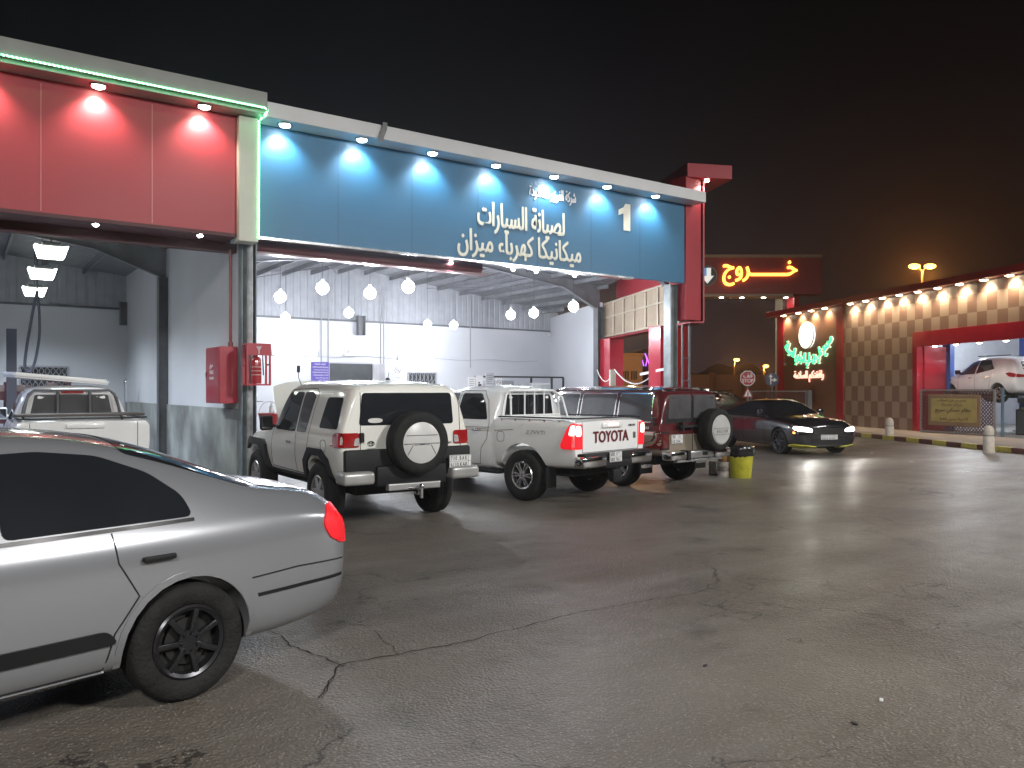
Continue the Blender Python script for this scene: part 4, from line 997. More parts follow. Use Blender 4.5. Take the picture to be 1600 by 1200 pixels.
bm = B(); p = Vector((16.05, 14.1, 0)); q = p + sd * 7.5; bar(bm, (p.x, p.y, 7.42), (q.x, q.y, 7.42), 1.25, .36, bev=.01); wpart('mast_cornice', bm, red)
for xc, z_, w_ in ((3.39, 27.5, .62), (4.10, 22.1, .46)):
    bm = B(); c_ = C2W(xc, z_); bar(bm, (c_.x, c_.y, 0), (c_.x, c_.y, 3.5), w_, w_, bev=.01); wpart('red_pier', bm, M('red_gloss', (.45, .02, .04), .18, coat=1, var=.08))
bm = B(); c_ = onY(1077, 600, 15.0); bar(bm, (c_.x, c_.y, 0), (c_.x, c_.y, 3.5), .05, .05); c2 = onY(1066, 600, 15.0); bar(bm, (c2.x, c2.y, 0), (c2.x, c2.y, 3.5), .04, .04)
for z in (.8, 1.4, 2.0, 2.6): bar(bm, (c_.x, c_.y, z), (c2.x, c2.y, z), .03, .03)
wpart('service_post', bm, grey_steel)
# services on the partition and column
bm = B(); tube(bm, [(4.13, 14.98, 2.55), (4.13, 14.98, 4.30), (4.13, 15.2, 4.36)], .028, 10); tube(bm, [(4.13, 14.98, 2.5), (4.13, 14.98, 2.62)], .045, 12); wpart('red_pipe', bm, M('pipe_red', (.22, .05, .05), .4, var=.3), None, smooth=True)
bm = B()
for px in (502, 513, 595, 600, 735):
    p = onY(px, 500, YB - .03); tube(bm, [(p.x, YB - .03, 1.4 if px < 520 else 2.6), (p.x, YB - .03, 5.3)], .018, 6)
p = onY(430, 550, YB - .03); q = onY(840, 550, YB - .03)
tube(bm, [(p.x + (q.x - p.x) * i / 20, YB - .03, 2.92 + .03 * math.sin(i * 1.3)) for i in range(21)], .008, 5)
wpart('conduit', bm, M('conduit_grey', (.33, .33, .35), .5))
# back-wall openings
p0 = onY(514, 570, YB).x; p1 = onY(601, 570, YB).x
bm = B(); bx(bm, p0, p1 - .5, YB - .015, YB + .03, 0, 2.68); do = wpart('back_door', bm, M('door_dark', (.035, .042, .048), .4, var=.3))
bm = B(); bx(bm, p1 - .5, p1, YB - .05, YB + .01, 0, 2.70); bx(bm, p0 - .05, p0, YB - .05, YB + .01, 0, 2.73); bx(bm, p0, p1 - .5, YB - .05, YB + .01, 2.68, 2.73)
for k in range(8): bx(bm, p1 - .46 + k * .055, p1 - .43 + k * .055, YB - .065, YB - .05, .1, 2.66)
wpart('door_frame', bm, M('shutter_grey', (.42, .42, .44), .4, metal=.3), do)
def grille(px0, px1, ztop, zbot, diamonds=False):
    x0 = onY(px0, 600, YB).x; x1 = onY(px1, 600, YB).x
    bm = B(); bx(bm, x0, x1, YB - .012, YB + .03, zbot, ztop); wn = wpart('window', bm, M('window_dim', (.07, .075, .08), .2, var=.6, scale=2))
    bm = B(); n = int((x1 - x0) / .16)
    if diamonds:
        for i in range(n + 1):
            for sgn in (1, -1):
                pts = [(x0 + (i + .5) * (x1 - x0) / (n + 1) + sgn * .06 * math.sin(j * math.pi / 4 + .5), YB - .04, zbot + (ztop - zbot) * j / 24) for j in range(25)]
                tube(bm, pts, .008, 5)
    else:
        for i in range(n + 1):
            x = x0 + (x1 - x0) * i / n; tube(bm, [(x, YB - .04, zbot), (x, YB - .04, ztop)], .010, 5)
        for i in range(n): tube(bm, [(x0 + (i + .5) * (x1 - x0) / n + .06 * math.sin(j * math.pi / 3), YB - .05, zbot + (ztop - zbot) * j / 16) for j in range(17)], .008, 5)
    for z in (zbot, ztop): bar(bm, (x0 - .03, YB - .04, z), (x1 + .03, YB - .04, z), .05, .05)
    for x in (x0 - .02, x1 + .02): bar(bm, (x, YB - .04, zbot), (x, YB - .04, ztop), .05, .05)
    wpart('window_grille', bm, M('grille_paint', (.40, .40, .42), .5), wn)
grille(32, 105, 2.42, 1.2, True); grille(638, 680, 2.40, 1.2)

# downlights: a recessed can under a cornice with the lamp behind its lens
lens_c = emis('cool_lens', (.90, .96, 1.0), 40); lens_w = emis('warm_lens', (1.0, .93, .78), 30)
def downlight(loc, label, grp, power, col, ang=95, tilt=(0, .25, -1), rz_=0, r=.065, lens=None, spread=.8, eye=True):
    t = thing('downlight', label, 'lamp', loc, rz_, grp)
    bm = B(); lathe(bm, [(r * .75, -.02), (r * 1.25, -.03), (r * 1.35, -.01), (r * 1.3, .0)], 'Z', 20); obj('trim_ring', bm, chrome, t, True)
    bm = B(); lathe(bm, [(.0005, -.062), (r * .5, -.055), (r * .9, -.036), (r, .002)], 'Z', 16); obj('lens', bm, lens or lens_c, t, True)
    if power: lamp('SPOT', 'spot', (0, 0, -.09), power, col, t, .05, ang, tilt, spread)
    return t
names = ['first', 'second', 'third', 'fourth', 'fifth', 'sixth', 'seventh', 'eighth', 'ninth', 'tenth', 'eleventh', 'twelfth', 'thirteenth', 'fourteenth', 'fifteenth']
cool = (.85, .94, 1.0)
for k, x in enumerate((4.86, 6.35, 7.88, 9.42, 10.98, 12.55, 14.14)):
    downlight((x, YF - .25, 6.53), f'{names[k]} spotlight from the left under the cornice of the blue fascia', 'spotlights over the blue fascia', 95, cool, 120, (0, .42, -1), r=.10)
for k, x in enumerate((-2.95, -1.35, .25, 1.85, 3.46)):
    lb = {3: 'bright spotlight above the middle of the red fascia, on the green light strip', 4: 'bright spotlight at the right end of the red fascia beside the pilaster', 2: 'spotlight over the left edge of the red fascia'}.get(k, f'{names[k]} spotlight from the far left over the red fascia')
    downlight((x, YF - .27, 6.57), lb, 'spotlights over the red fascia', 95, (1, .90, .78), 120, (0, .42, -1), lens=lens_w, r=.10)
for x, lb in ((1.85, 'small round light in the soffit at the middle of the red fascia'), (3.46, 'small round light in the soffit near the fire hose cabinet')):
    downlight((x, YF + .02, 4.44), lb, 'soffit lights under the red fascia', 25, (1, .95, .9), 120, (0, 0, -1), r=.05)
for k, px in enumerate((704, 801, 837, 897)):  # added lamps in place of the bulb reflections along the lower edge
    downlight((onY(px, 420, YF + .3).x, YF + .28, 4.47), ['soffit light under the blue fascia below the first letters', 'soffit light under the blue fascia below its middle letters', 'soffit light under the blue fascia right of the middle', 'soffit light under the blue fascia at its right end'][k], 'soffit lights under the blue fascia', 12, cool, 120, (0, 0, -1), r=.045)
downlight((16.1, 14.25, 7.23), 'single spotlight under the red mast cap', None, 60, (1, .9, .9), 110, (-.25, .3, -1), lens=lens_w)

# green dotted light strip: one bead chain, the dots are in its material
gm = bpy.data.materials.new('green_led'); gm.use_nodes = True; nt = gm.node_tree; b_ = nt.nodes['Principled BSDF']
tc = nt.nodes.new('ShaderNodeTexCoord'); sx = nt.nodes.new('ShaderNodeSeparateXYZ'); nt.links.new(tc.outputs['Object'], sx.inputs[0])
fr_ = mth(nt, 'FRACT', mth(nt, 'MULTIPLY', mth(nt, 'ADD', sx.outputs[0], sx.outputs[2]), 17.0))
b_.inputs['Base Color'].default_value = (.05, .3, .1, 1); b_.inputs['Emission Color'].default_value = (.20, 1.0, .38, 1)
nt.links.new(mth(nt, 'ADD', mth(nt, 'MULTIPLY', mth(nt, 'LESS_THAN', fr_, .5), 18.0), .6), b_.inputs['Emission Strength'])
bm = B(); tube(bm, [(-6.9, YF - .588, 6.63), (4.40, YF - .588, 6.63), (4.45, YF - .57, 6.60), (4.44, YF - .35, 6.56), (4.41, YF - .21, 6.52), (4.40, YF - .21, 4.42)], .011, 8)
ls = obj('light_strip', bm, gm); tag(ls, 'green dotted light strip along the red fascia cornice and down the pilaster', 'light strip')

# pendant bulbs
pb = emis('bulb_glow', (.93, .96, 1.0), 30)
pend = [(438, 464, 'nearest the fire extinguisher column, upper one of the pair'), (446, 496, 'at the left, lower one of the pair by the column'), (504, 450, 'hanging left above the wall conduits'), (545, 489, 'low above the dark back door'), (578, 458, 'largest, hanging in the middle of the bay'),
        (638, 448, 'hanging highest, right of the largest one'), (668, 507, 'small and low, left one of the lowest pair'), (709, 508, 'small and low, right one of the lowest pair'), (798, 492, 'left one of the two under the right rafter'), (834, 489, 'right one of the two under the right rafter'), (896, 479, 'rightmost, beside the grey end column')]
for px, py, lb in pend:
    p = onH(px, py, 4.0); top = rz(p.x) - .1
    t = thing('pendant_lamp', 'white bulb ' + lb, 'lamp', p, 0, 'bulbs hanging in the middle bay')
    bm = B(); bmesh.ops.create_uvsphere(bm, u_segments=20, v_segments=12, radius=.135); obj('bulb', bm, pb, t, True)
    bm = B(); cyl(bm, (0, 0, .15), .05, .10, 'Z', 16, .035); obj('lamp_holder', bm, plate_w, t, True)
    bm = B(); tube(bm, [(0, 0, .19), (.01, 0, (top - 4) * .5), (0, 0, top - 4)], .007, 6); obj('cable', bm, grey_steel, t)
    lamp('POINT', 'bulb_light', (0, 0, -.16), 185, (.88, .92, 1.0), t, .10)
# rectangular high-bay lights in the left bay
for k, (px, py, Z_) in enumerate(((80, 393, 14.7), (66, 427, 17.4), (54, 455, 20.6))):
    p = P(px, py, Z_)
    t = thing('high_bay_lamp', ['nearest and largest of the three square lamps in the left bay', 'middle one of the three square lamps in the left bay', 'farthest of the three square lamps, above the hanging hose'][k], 'lamp', p, 0, 'square lamps in the left bay')
    bm = B(); prism(bm, [(-.20, -.12), (.20, -.12), (.27, .10), (.12, .06), (-.12, .06), (-.27, .10)], -.17, .17, 'XZ'); obj('reflector', bm, emis('tube_glow', (.94, 1.0, .88), 9), t)
    bm = B(); box(bm, (0, 0, .12), (.3, .3, .08), bev=.01); tube(bm, [(0, 0, .15), (0, 0, rz(p.x) - p.z - .1)], .012, 6); obj('mounting', bm, grey_steel, t)
    lamp('SPOT', 'lamp_light', (0, 0, -.2), 260, (.80, .90, 1.0), t, .15, 150, (0, 0, -1), .6)
for k, (x, y) in enumerate(((-3.0, 17.5), (-3.0, 22.0))):
    t = thing('high_bay_lamp', ['square lamp deep inside the left bay, nearer the door', 'square lamp deep inside the left bay, nearer the back wall'][k], 'lamp', (x, y, 4.4), 0, 'square lamps in the left bay')
    bm = B(); prism(bm, [(-.20, -.12), (.20, -.12), (.27, .10), (-.27, .10)], -.17, .17, 'XZ'); obj('reflector', bm, MATS['tube_glow'], t)
    lamp('SPOT', 'lamp_light', (0, 0, -.2), 520, (.58, .68, 1.0), t, .15, 160, (0, 0, -1), .6)
# strip lights on the back wall
def strip(px0, px1, z, lb, e=9):
    x0 = onY(px0, 550, YB).x; x1 = onY(px1, 550, YB).x
    t = thing('strip_light', lb, 'lamp', ((x0 + x1) / 2, YB - .05, z), 0, 'strip lights on the back wall'); h = (x1 - x0) / 2
    bm = B(); box(bm, (0, 0, .03), (2 * h, .08, .20), bev=.01); obj('tray', bm, plate_w, t)
    bm = B()
    for dz in (-.035, .06): cyl(bm, (0, -.06, dz), .018, 2 * h - .08, 'X', 12)
    obj('tube', bm, emis('tube_white', (.95, .97, 1.0), e), t, True)
    lamp('POINT', 'tube_light', (0, -.7, -.05), 14, (.9, .94, 1.0), t, .2)
strip(424, 495, 2.98, 'long twin tube light on the back wall left of the dark door'); strip(620, 678, 2.93, 'twin tube light on the back wall above the no-smoking sign')
bm = B(); x0 = onY(545, 549, YB).x; box(bm, (x0, YB - .06, 2.98), (.42, .1, .09), bev=.01); cyl(bm, (x0, YB - .08, 3.12), .05, .06); tag(obj('emergency_light', bm, plate_w), 'small white emergency light above the dark back door', 'lamp')

# signs on the back wall
def board_sign(name, px0, px1, z0, z1, y, label, face, lines, inkm, cat='sign'):
    x0 = onY(px0, 590, y).x; x1 = onY(px1, 590, y).x
    t = thing(name, label, cat, ((x0 + x1) / 2, y, (z0 + z1) / 2)); w_ = x1 - x0; h_ = z1 - z0
    bm = B(); box(bm, (0, 0, 0), (w_, .02, h_), bev=.004); obj('panel', bm, face, t)
    for (s, a, b, c_, d_) in lines: text('lettering', s, (-w_ / 2 + a * w_, -.014, -h_ / 2 + c_ * h_), (1, 0, 0), (b - a) * w_, (d_ - c_) * h_, inkm, t, .003, .01, ar=any(ord(q) > 0x600 for q in s))
    return t, w_, h_
pur = M('purple_board', (.10, .07, .36), .5)
ns, w_, h_ = board_sign('notice_board', 486, 514, 1.95, 2.55, 22.0, 'purple notice board of white lines of text behind the cream off-roader', pur, [('تعليمات السلامة', .2, .8, .84, .95), ('يمنع دخول غير العاملين الى منطقة العمل', .08, .94, .70, .79), ('يجب ارتداء ملابس السلامة', .15, .94, .58, .66), ('الرجاء عدم ترك الاغراض الثمينة داخل السيارة', .08, .94, .45, .54), ('المحل غير مسؤول عن اي مفقودات', .1, .94, .32, .41), ('بعد مرور ثلاثين يوما', .25, .94, .20, .28), ('شكرا لكم', .4, .94, .08, .16)], lw)
bm = B(); bar(bm, (-.1, .03, -.3), (-.1, .03, -1.95), .03, .03); bar(bm, (.1, .03, -.3), (.1, .03, -1.95), .03, .03); bar(bm, (-.2, .03, -1.93), (.2, .03, -1.93), .3, .03); obj('stand', bm, grey_steel, ns)
def nosmoke(x, y, z, s, lb):
    t = thing('no_smoking_sign', lb, 'sign', (x, y, z)); bm = B(); box(bm, (0, 0, 0), (s, .015, s * 1.6), bev=.004); obj('panel', bm, plate_w, t)
    bm = B(); tube(bm, [(s * .32 * math.cos(a * R(15)), -.012, s * .25 + s * .32 * math.sin(a * R(15))) for a in range(24)], s * .035, 6, True); bar(bm, (-s * .22, -.012, s * .47), (s * .22, -.012, s * .03), .006, s * .06)
    bar(bm, (-s * .2, -.011, s * .25), (s * .2, -.011, s * .25), .004, s * .07); obj('symbol', bm, M('sign_grey', (.12, .12, .13), .5), t)
    text('lettering', 'NO SMOKING', (-s * .35, -.010, -s * .62), (1, 0, 0), s * .7, s * .13, ink, t, .003)
    text('lettering', 'ممنوع التدخين', (-s * .35, -.010, -s * .42), (1, 0, 0), s * .7, s * .17, ink, t, .003, ar=True)
p = onY(621, 582, YB - .02); nosmoke(p.x, YB - .02, p.z, .36, 'white no-smoking sign on the back wall between door and barred window')

# glazed workshop cubicle and posters behind the pickup
t = thing('glass_partition', 'black framed glazed partition standing behind the white pickup roof', 'partition', (0, 0, 0))
cy = 24.0; ca = onY(742, 600, cy).x; cb = onY(880, 600, cy).x
bm = B()
for x in (ca, ca + (cb - ca) * .62, ca + (cb - ca) * .86, cb): bar(bm, (x, cy, 0), (x, cy, 2.22), .06, .06)
bar(bm, (ca, cy, 2.22), (cb, cy, 2.22), .06, .06); bar(bm, (ca, cy, 1.0), (cb, cy, 1.0), .05, .05); obj('frame', bm, ink, t)
bm = B(); bx(bm, ca, cb, cy - .01, cy + .01, .05, 1.0); obj('lower_panel', bm, M('panel_grey', (.35, .35, .37), .5, var=.2), t)
bm = B(); bx(bm, ca + (cb - ca) * .30, ca + (cb - ca) * .6, cy + 1.0, cy + 1.5, 0, 2.1, .02); tag(obj('cabinet', bm, M('cabinet_grey', (.33, .34, .36), .45, var=.2)), 'grey cabinet behind the glazed partition', 'cabinet')
for k, (px, wv, z0, z1, mt, lb) in enumerate(((737, .30, 1.6, 2.20, plate_w, 'white poster left of the black partition frame'), (749, .30, 1.55, 2.25, plate_w, 'poster with a green lower band on the partition'), (765, .34, 1.45, 2.35, M('poster_grey', (.45, .45, .47), .4), 'tall grey panel between the poster and the no-smoking sign'))):
    p = onY(px, 600, cy - .06); t = thing('poster', lb, 'poster', (p.x, cy - .06, 0)); bm = B(); bx(bm, -wv / 2, wv / 2, -.012, .012, z0, z1, .003); obj('sheet', bm, mt, t)
    if k == 1:
        bm = B(); bx(bm, -wv / 2 + .01, wv / 2 - .01, -.018, -.010, z0 + .02, z0 + .28); obj('green_band', bm, M('lime', (.45, .60, .05), .5), t)
        bm = B(); bx(bm, -.06, .08, -.018, -.010, z0 + .3, z0 + .4); cyl(bm, (-.02, -.014, z0 + .45), .035, .008, 'Y', 12); obj('picture', bm, ink, t)
    else:
        bm = B()
        for j in range(5): bx(bm, -wv * .35, wv * (.3 - .05 * (j % 2)), -.017, -.011, z1 - .1 - j * .07, z1 - .085 - j * .07)
        obj('printed_lines', bm, M('sign_grey', (.12, .12, .13), .5), t)
p = onY(779, 600, cy - .06); nosmoke(p.x, cy - .06, 1.95, .27, 'white no-smoking sign on the glazed partition')
# camera domes, small fittings
p = onY(857, 522, YB - .1); bm = B(); cyl(bm, (0, 0, .03), .05, .06); box(bm, (0, -.1, -.03), (.09, .22, .09), bev=.02); o = obj('security_camera', bm, plate_w, None, True); o.location = p; tag(o, 'small white camera high in the right back corner', 'camera')
p = onX(187, 486, XP - .2); bm = B(); box(bm, (0, 0, 0), (.3, .10, .10), bev=.02); box(bm, (.15, 0, -.02), (.1, .1, .16), bev=.02); o = obj('security_camera', bm, plate_w, None, True); o.location = p; tag(o, 'white camera high in the left bay corner', 'camera')

# fire hose cabinet, extinguisher box, bucket
redbox = M('fire_red', (.40, .025, .045), .35, var=.12, coat=.3)
t = thing('hose_cabinet', 'red fire hose cabinet on the partition wall beside the column', 'cabinet', (4.08, 15.4, 2.02))
bm = B(); box(bm, (0, 0, 0), (.32, .95, 1.04), bev=.006); obj('casing', bm, redbox, t)
bm = B(); box(bm, (-.165, 0, 0), (.012, .90, .99), bev=.003); d_ = obj('door', bm, redbox, t)
text('lettering', 'FIRE', (-.174, .15, .02), (0, -1, 0), .26, .07, lw, d_, .002, .02); text('lettering', 'حريق', (-.174, .16, .12), (0, -1, 0), .24, .09, lw, d_, .002, .02, ar=True); text('lettering', 'HOSE REEL', (-.174, .16, -.08), (0, -1, 0), .30, .05, lw, d_, .002, .02)
bm = B(); box(bm, (-.185, .38, .02), (.02, .03, .09), bev=.004); obj('latch', bm, chrome, d_)
bm = B(); box(bm, (.0, .55, -.45), (.10, .08, .16), bev=.01); obj('valve', bm, grey_steel, t)
t = thing('extinguisher_box', 'open red steel box holding an extinguisher on the grey column', 'box', (4.42, 14.36, 2.20))
bm = B()
for x in (-.20, .20):
    for y in (-.11, .11): bar(bm, (x, y, -.36), (x, y, .36), .035, .035)
for z in (-.36, .36): box(bm, (0, 0, z), (.43, .26, .03), bev=.004)
for x in (-.20, .20): bar(bm, (x, -.11, 0), (x, .11, 0), .02, .03)
box(bm, (0, -.12, .26), (.40, .012, .2)); obj('frame', bm, redbox, t)
bm = B(); prism(bm, [(-.05, .32), (.05, .32), (.012, .25), (.012, .18), (-.012, .18), (-.012, .25)], -.130, -.127, 'XZ'); obj('emblem', bm, M('faded_white', (.5, .42, .42), .5), t)
e_ = thing('fire_extinguisher', 'red fire extinguisher standing in the open box on the column', 'extinguisher', (4.41, 14.36, 1.86))
bm = B(); lathe(bm, [(.0005, 0), (.085, .0), (.09, .02), (.09, .40), (.075, .46), (.03, .50), (.028, .54)], 'Z', 24); obj('cylinder', bm, M('ext_red', (.36, .02, .03), .25, coat=1), e_, True)
bm = B(); box(bm, (0, 0, .57), (.10, .04, .05), bev=.008); tube(bm, [(.04, 0, .56), (.11, -.02, .50), (.12, -.02, .15)], .012, 8); obj('valve', bm, ink, e_)
bm = B()
for z in (.15, .22, .29): lathe(bm, [(.0915, z), (.0915, z + .012)], 'Z', 24)
obj('printed_band', bm, M('label_pale', (.5, .4, .38), .5), e_)
t = thing('fire_bucket', 'red sand bucket hanging on the grey column', 'bucket', (4.62, 14.30, 1.02))
bm = B(); lathe(bm, [(.0005, 0), (.125, 0), (.13, .01), (.185, .30), (.195, .31), (.18, .312), (.12, .02), (.0005, .02)], 'Z', 32); obj('pail', bm, M('bucket_red', (.42, .02, .03), .35, coat=.3), t, True)
bm = B(); tube(bm, [(.188 * math.cos(R(a * 15)), -.02, .30 + .22 * math.sin(R(a * 15))) for a in range(13)], .006, 6); obj('handle', bm, steel, t)
bm = B(); bar(bm, (-.16, .18, .52), (-.10, .0, .52), .012, .012); obj('hook', bm, steel, t)
bm = B(); lathe(bm, [(.0005, 0), (.045, 0), (.045, .22), (.02, .27), (.02, .30), (.0005, .30)], 'Z', 16); o = obj('bottle', bm, M('clear_plastic', (.55, .58, .58), .1, coat=1), None, True); o.location = (4.67, 14.30, 1.22); tag(o, 'clear plastic bottle standing in the red bucket', 'bottle')

# left bay furniture
t = thing('storage_shelf', 'dark maroon shelving against the back wall of the left bay', 'shelf', (-.4, 24.3, 0))
bm = B()
for z in (.1, .6, 1.1, 1.7): bx(bm, 0, 2.9, 0, .6, z - .22, z)
for x in (0, 1.45, 2.9):
    for y in (0, .6): bar(bm, (x, y, 0), (x, y, 1.95), .05, .05)
obj('rack', bm, M('maroon_rack', (.09, .02, .03), .5, var=.3), t)
bm = B(); r9 = random.Random(3)
for z in (1.7, 1.1, .6):
    x = .1
    while x < 2.6: ww = r9.uniform(.12, .35); bx(bm, x, x + ww, .1, .5, z, z + r9.uniform(.1, .26), .01); x += ww + .05
obj('boxes', bm, M('box_dusty', (.20, .15, .14), .7, var=.5), t)
bm = B(); p = onX(4, 600, 1.2); bar(bm, (1.16, 24.0, 0), (1.16, 24.0, 3.3), .22, .2); tag(obj('lift_post', bm, M('dark_post', (.05, .055, .08), .5)), 'dark steel lift post at the left edge of the left bay', 'post')
bm = B(); p = P(58, 470, 20.3); q = [(0, 0, .25), (-.10, 0, -.3), (-.22, 0, -1.1), (-.28, 0, -1.7), (-.18, 0, -1.85), (-.05, 0, -1.6), (.06, 0, -.9), (.05, 0, -.3), (0, 0, .25)]
tube(bm, [Vector(a) for a in chaikin([(a[0], a[2]) for a in q], 2, False) and [(a[0], 0, a[1]) for a in chaikin([(a[0], a[2]) for a in q], 2, False)]], .035, 8); cyl(bm, (-.25, 0, -1.95), .09, .12); tube(bm, [(-.25, 0, -2.0), (-.22, 0, -2.5)], .015, 6); tube(bm, [(0, 0, .2), (0, 0, 5.2 - p.z)], .02, 6)
o = obj('air_hose', bm, M('hose_grey', (.10, .11, .15), .5), None, True); o.location = p; tag(o, 'looped grey air hose hanging in the left bay', 'hose')
bm = B(); p = onX(196, 630, 3.9); tube(bm, [(3.9, p.y, 0), (3.9, p.y, 1.95)], .05, 10); bmesh.ops.create_uvsphere(bm, u_segments=12, v_segments=8, radius=.06, matrix=Matrix.Translation((3.9, p.y, 1.98))); tag(obj('upright_pipe', bm, chrome, None, True), 'short shiny upright pipe beside the partition wall', 'pipe')
# pale van-like bench top seen by the column
t = thing('work_bench', 'white topped work bench behind the red bucket', 'bench', (5.6, 21.5, 0))
bm = B(); box(bm, (0, 0, 1.62), (1.8, .9, .10), bev=.02); obj('top', bm, white_paint, t)
bm = B(); box(bm, (0, 0, .78), (1.6, .7, 1.56), bev=.02); obj('body', bm, M('bench_dark', (.03, .035, .04), .5), t)
for sx, zz_, lb in ((12.3, 0, 'grey tool chest standing against the end wall'),):
    t = thing('tool_chest', lb, 'tool chest', (17.5, 23.4, 0), R(-22)); bm = B(); box(bm, (0, 0, 1.0), (.7, .5, 2.0), bev=.02); obj('carcass', bm, M('panel_grey2', (.38, .38, .40), .5), t)
    bm = B()
    for j in range(6): box(bm, (0, -.255, .3 + j * .3), (.6, .02, .26), bev=.006)
    obj('drawers', bm, steel, t)

r7 = random.Random(11)
for k, (x, y, lb) in enumerate(((9.4, 25.6, 'stack of old tyres against the back wall of the middle bay'), (16.6, 25.2, 'stack of tyres in the right back corner'))):
    t = thing('tyre_stack', lb, 'tyres', (x, y, 0))
    for j in range(6):
        bm = B(); lathe(bm, [(.20, -.09), (.30, -.10), (.33, -.05), (.33, .05), (.30, .10), (.20, .09)], 'Z', 28, (r7.uniform(-.04, .04), r7.uniform(-.04, .04), .11 + j * .205)); obj('tyre', bm, rubber, t, True)
for k, (x, y, z_, lb) in enumerate(((9.0, 21.5, 1.35, 'heap of spare parts on a bench between the off-roader and the pickup'), (13.4, 25.9, 1.2, 'heap of parts on the far bench behind the partition'))):
    t = thing('parts_bench', lb, 'bench', (x, y, 0)); bm = B(); box(bm, (0, 0, z_ - .05), (1.6, .6, .06), bev=.01)
    for sx in (-.7, .7):
        for sy in (-.22, .22): bar(bm, (sx, sy, 0), (sx, sy, z_ - .08), .05, .05)
    obj('table', bm, steel, t); bm = B()
    for j in range(26):
        m_ = Matrix.Rotation(r7.uniform(0, 3), 4, 'Z') @ Matrix.Rotation(r7.uniform(-.6, .6), 4, 'X')
        box(bm, (r7.uniform(-.7, .7), r7.uniform(-.2, .2), z_ + r7.uniform(0, .28)), (r7.uniform(.05, .3), r7.uniform(.04, .16), r7.uniform(.03, .16)), rot=m_, bev=.008)
    h_ = obj('parts', bm, M('parts_mixed', (.22, .20, .18), .45, metal=.3, var=.6, scale=6), t)
# fence stub and hanging cable at the bay end
t = thing('cable_barrier', 'white cable strung on a pale post at the right bay end', 'barrier', (0, 0, 0))
a = P(957, 580, 24); bm = B(); bar(bm, (a.x, a.y, 0), (a.x, a.y, 2.35), .22, .05); obj('post', bm, cream, t)
def sag(p, q, s, n=14): return [p.lerp(q, i / n) - Vector((0, 0, 4 * s * (i / n) * (1 - i / n))) for i in range(n + 1)]
bm = B(); tube(bm, sag(P(933, 578, 25), P(960, 577, 24), .36), .014, 6); tube(bm, sag(P(960, 577, 24), P(1027, 576, 23), .44), .018, 6); obj('cable', bm, plate_w, t, True)
bm = B(); bar(bm, P(1001, 585, 22.5), P(1046, 575, 21.5), .05, .07); obj('bar_rail', bm, plate_w, t)

# litter by the wagon
g = onG(1157, 746); t = thing('rubbish_bin', 'yellow plastic bin lined with a black bag', 'bin', (g.x, g.y, 0))
bm = B(); lathe(bm, [(.0005, .0), (.20, 0), (.205, .01), (.255, .50), (.262, .52), (.25, .52), (.19, .03), (.0005, .03)], 'Z', 36); obj('tub', bm, M('bin_yellow', (.46, .44, .04), .45, var=.25, scale=6), t, True)
bm = B(); prof = []; r5 = random.Random(5); rings = []
for (r_, z_) in ((.256, .43), (.270, .46), (.270, .52), (.275, .59), (.262, .62), (.22, .58), (.10, .50), (.0, .46)):
    rings.append([bm.verts.new(((r_ + r5.uniform(-.008, .008)) * math.cos(k * math.pi / 18), (r_ + r5.uniform(-.008, .008)) * math.sin(k * math.pi / 18), z_ + r5.uniform(-.018, .018))) for k in range(36)])
for A, C in zip(rings, rings[1:]):
    for k in range(36): bm.faces.new((A[k], A[(k + 1) % 36], C[(k + 1) % 36], C[k]))
obj('bin_bag', bm, M('bag_black', (.012, .012, .013), .22), t, True)
g = onG(1131, 745); t = thing('paint_bucket', 'dirty white bucket standing beside the yellow bin', 'bucket', (g.x, g.y, 0))
bm = B(); lathe(bm, [(.0005, 0), (.12, 0), (.145, .28), (.155, .28), (.155, .31), (.14, .31), (.12, .03), (.0005, .03)], 'Z', 28); obj('pail', bm, M('bucket_white', (.45, .42, .38), .5, var=.4, scale=14), t, True)
bm = B(); lathe(bm, [(.139, .12), (.146, .22)], 'Z', 28); obj('paper_band', bm, M('band_grey', (.26, .22, .20), .5, var=.5, scale=20), t, True)
g = onG(1119, 742); bm = B(); box(bm, (0, 0, .14), (.16, .3, .28), bev=.02); o = obj('concrete_block', bm, M('block_grey', (.36, .34, .32), .8, var=.3, scale=10, bump=.4)); o.location = (g.x, g.y, 0); o.rotation_euler = (0, R(8), .6); tag(o, 'pale concrete block under the back of the maroon wagon', 'block')
g = onG(1131, 745); bm = B(); bmesh.ops.create_icosphere(bm, subdivisions=3, radius=.13)
for v in bm.verts: v.co *= 1 + .12 * math.sin(v.co.x * 50 + v.co.y * 21) * math.sin(v.co.z * 43 + 1)
o = obj('crumpled_bag', bm, M('bag_orange', (.40, .22, .10), .45, var=.3, scale=12), None, True); o.location = (g.x, g.y, .40); tag(o, 'crumpled orange bag on top of the dirty bucket', 'bag')
bm = B(); cyl(bm, (0, 0, 0.01), .02, .02, 'Z', 10, .015); g = onG(1377, 1095); bm.free()
for k, (px, py, lb) in enumerate(((1362, 708, 'small pale scrap on the road left of the striped kerb'), (1424, 722, 'pale flattened scrap on the road, middle of the three by the kerb'), (1512, 738, 'pale scrap on the road below the nearer bollard'), (1102, 1041, 'dark leaf-like scrap left of centre on the lower asphalt'), (1335, 1132, 'dark crumb on the asphalt below the white scrap'))):
    gg = onG(px, py); bm = B(); prism(bm, [(-.06, -.02), (.01, -.035), (.06, -.01), (.04, .03), (-.03, .025)], .004, .014, 'XY'); o = obj('litter_scrap', bm, plate_w if k < 3 else ink); o.location = (gg.x, gg.y, 0); o.rotation_euler.z = k * 1.1; o.scale = (1, 1, 1) if k < 3 else (.35, .35, .6); tag(o, lb, 'litter')
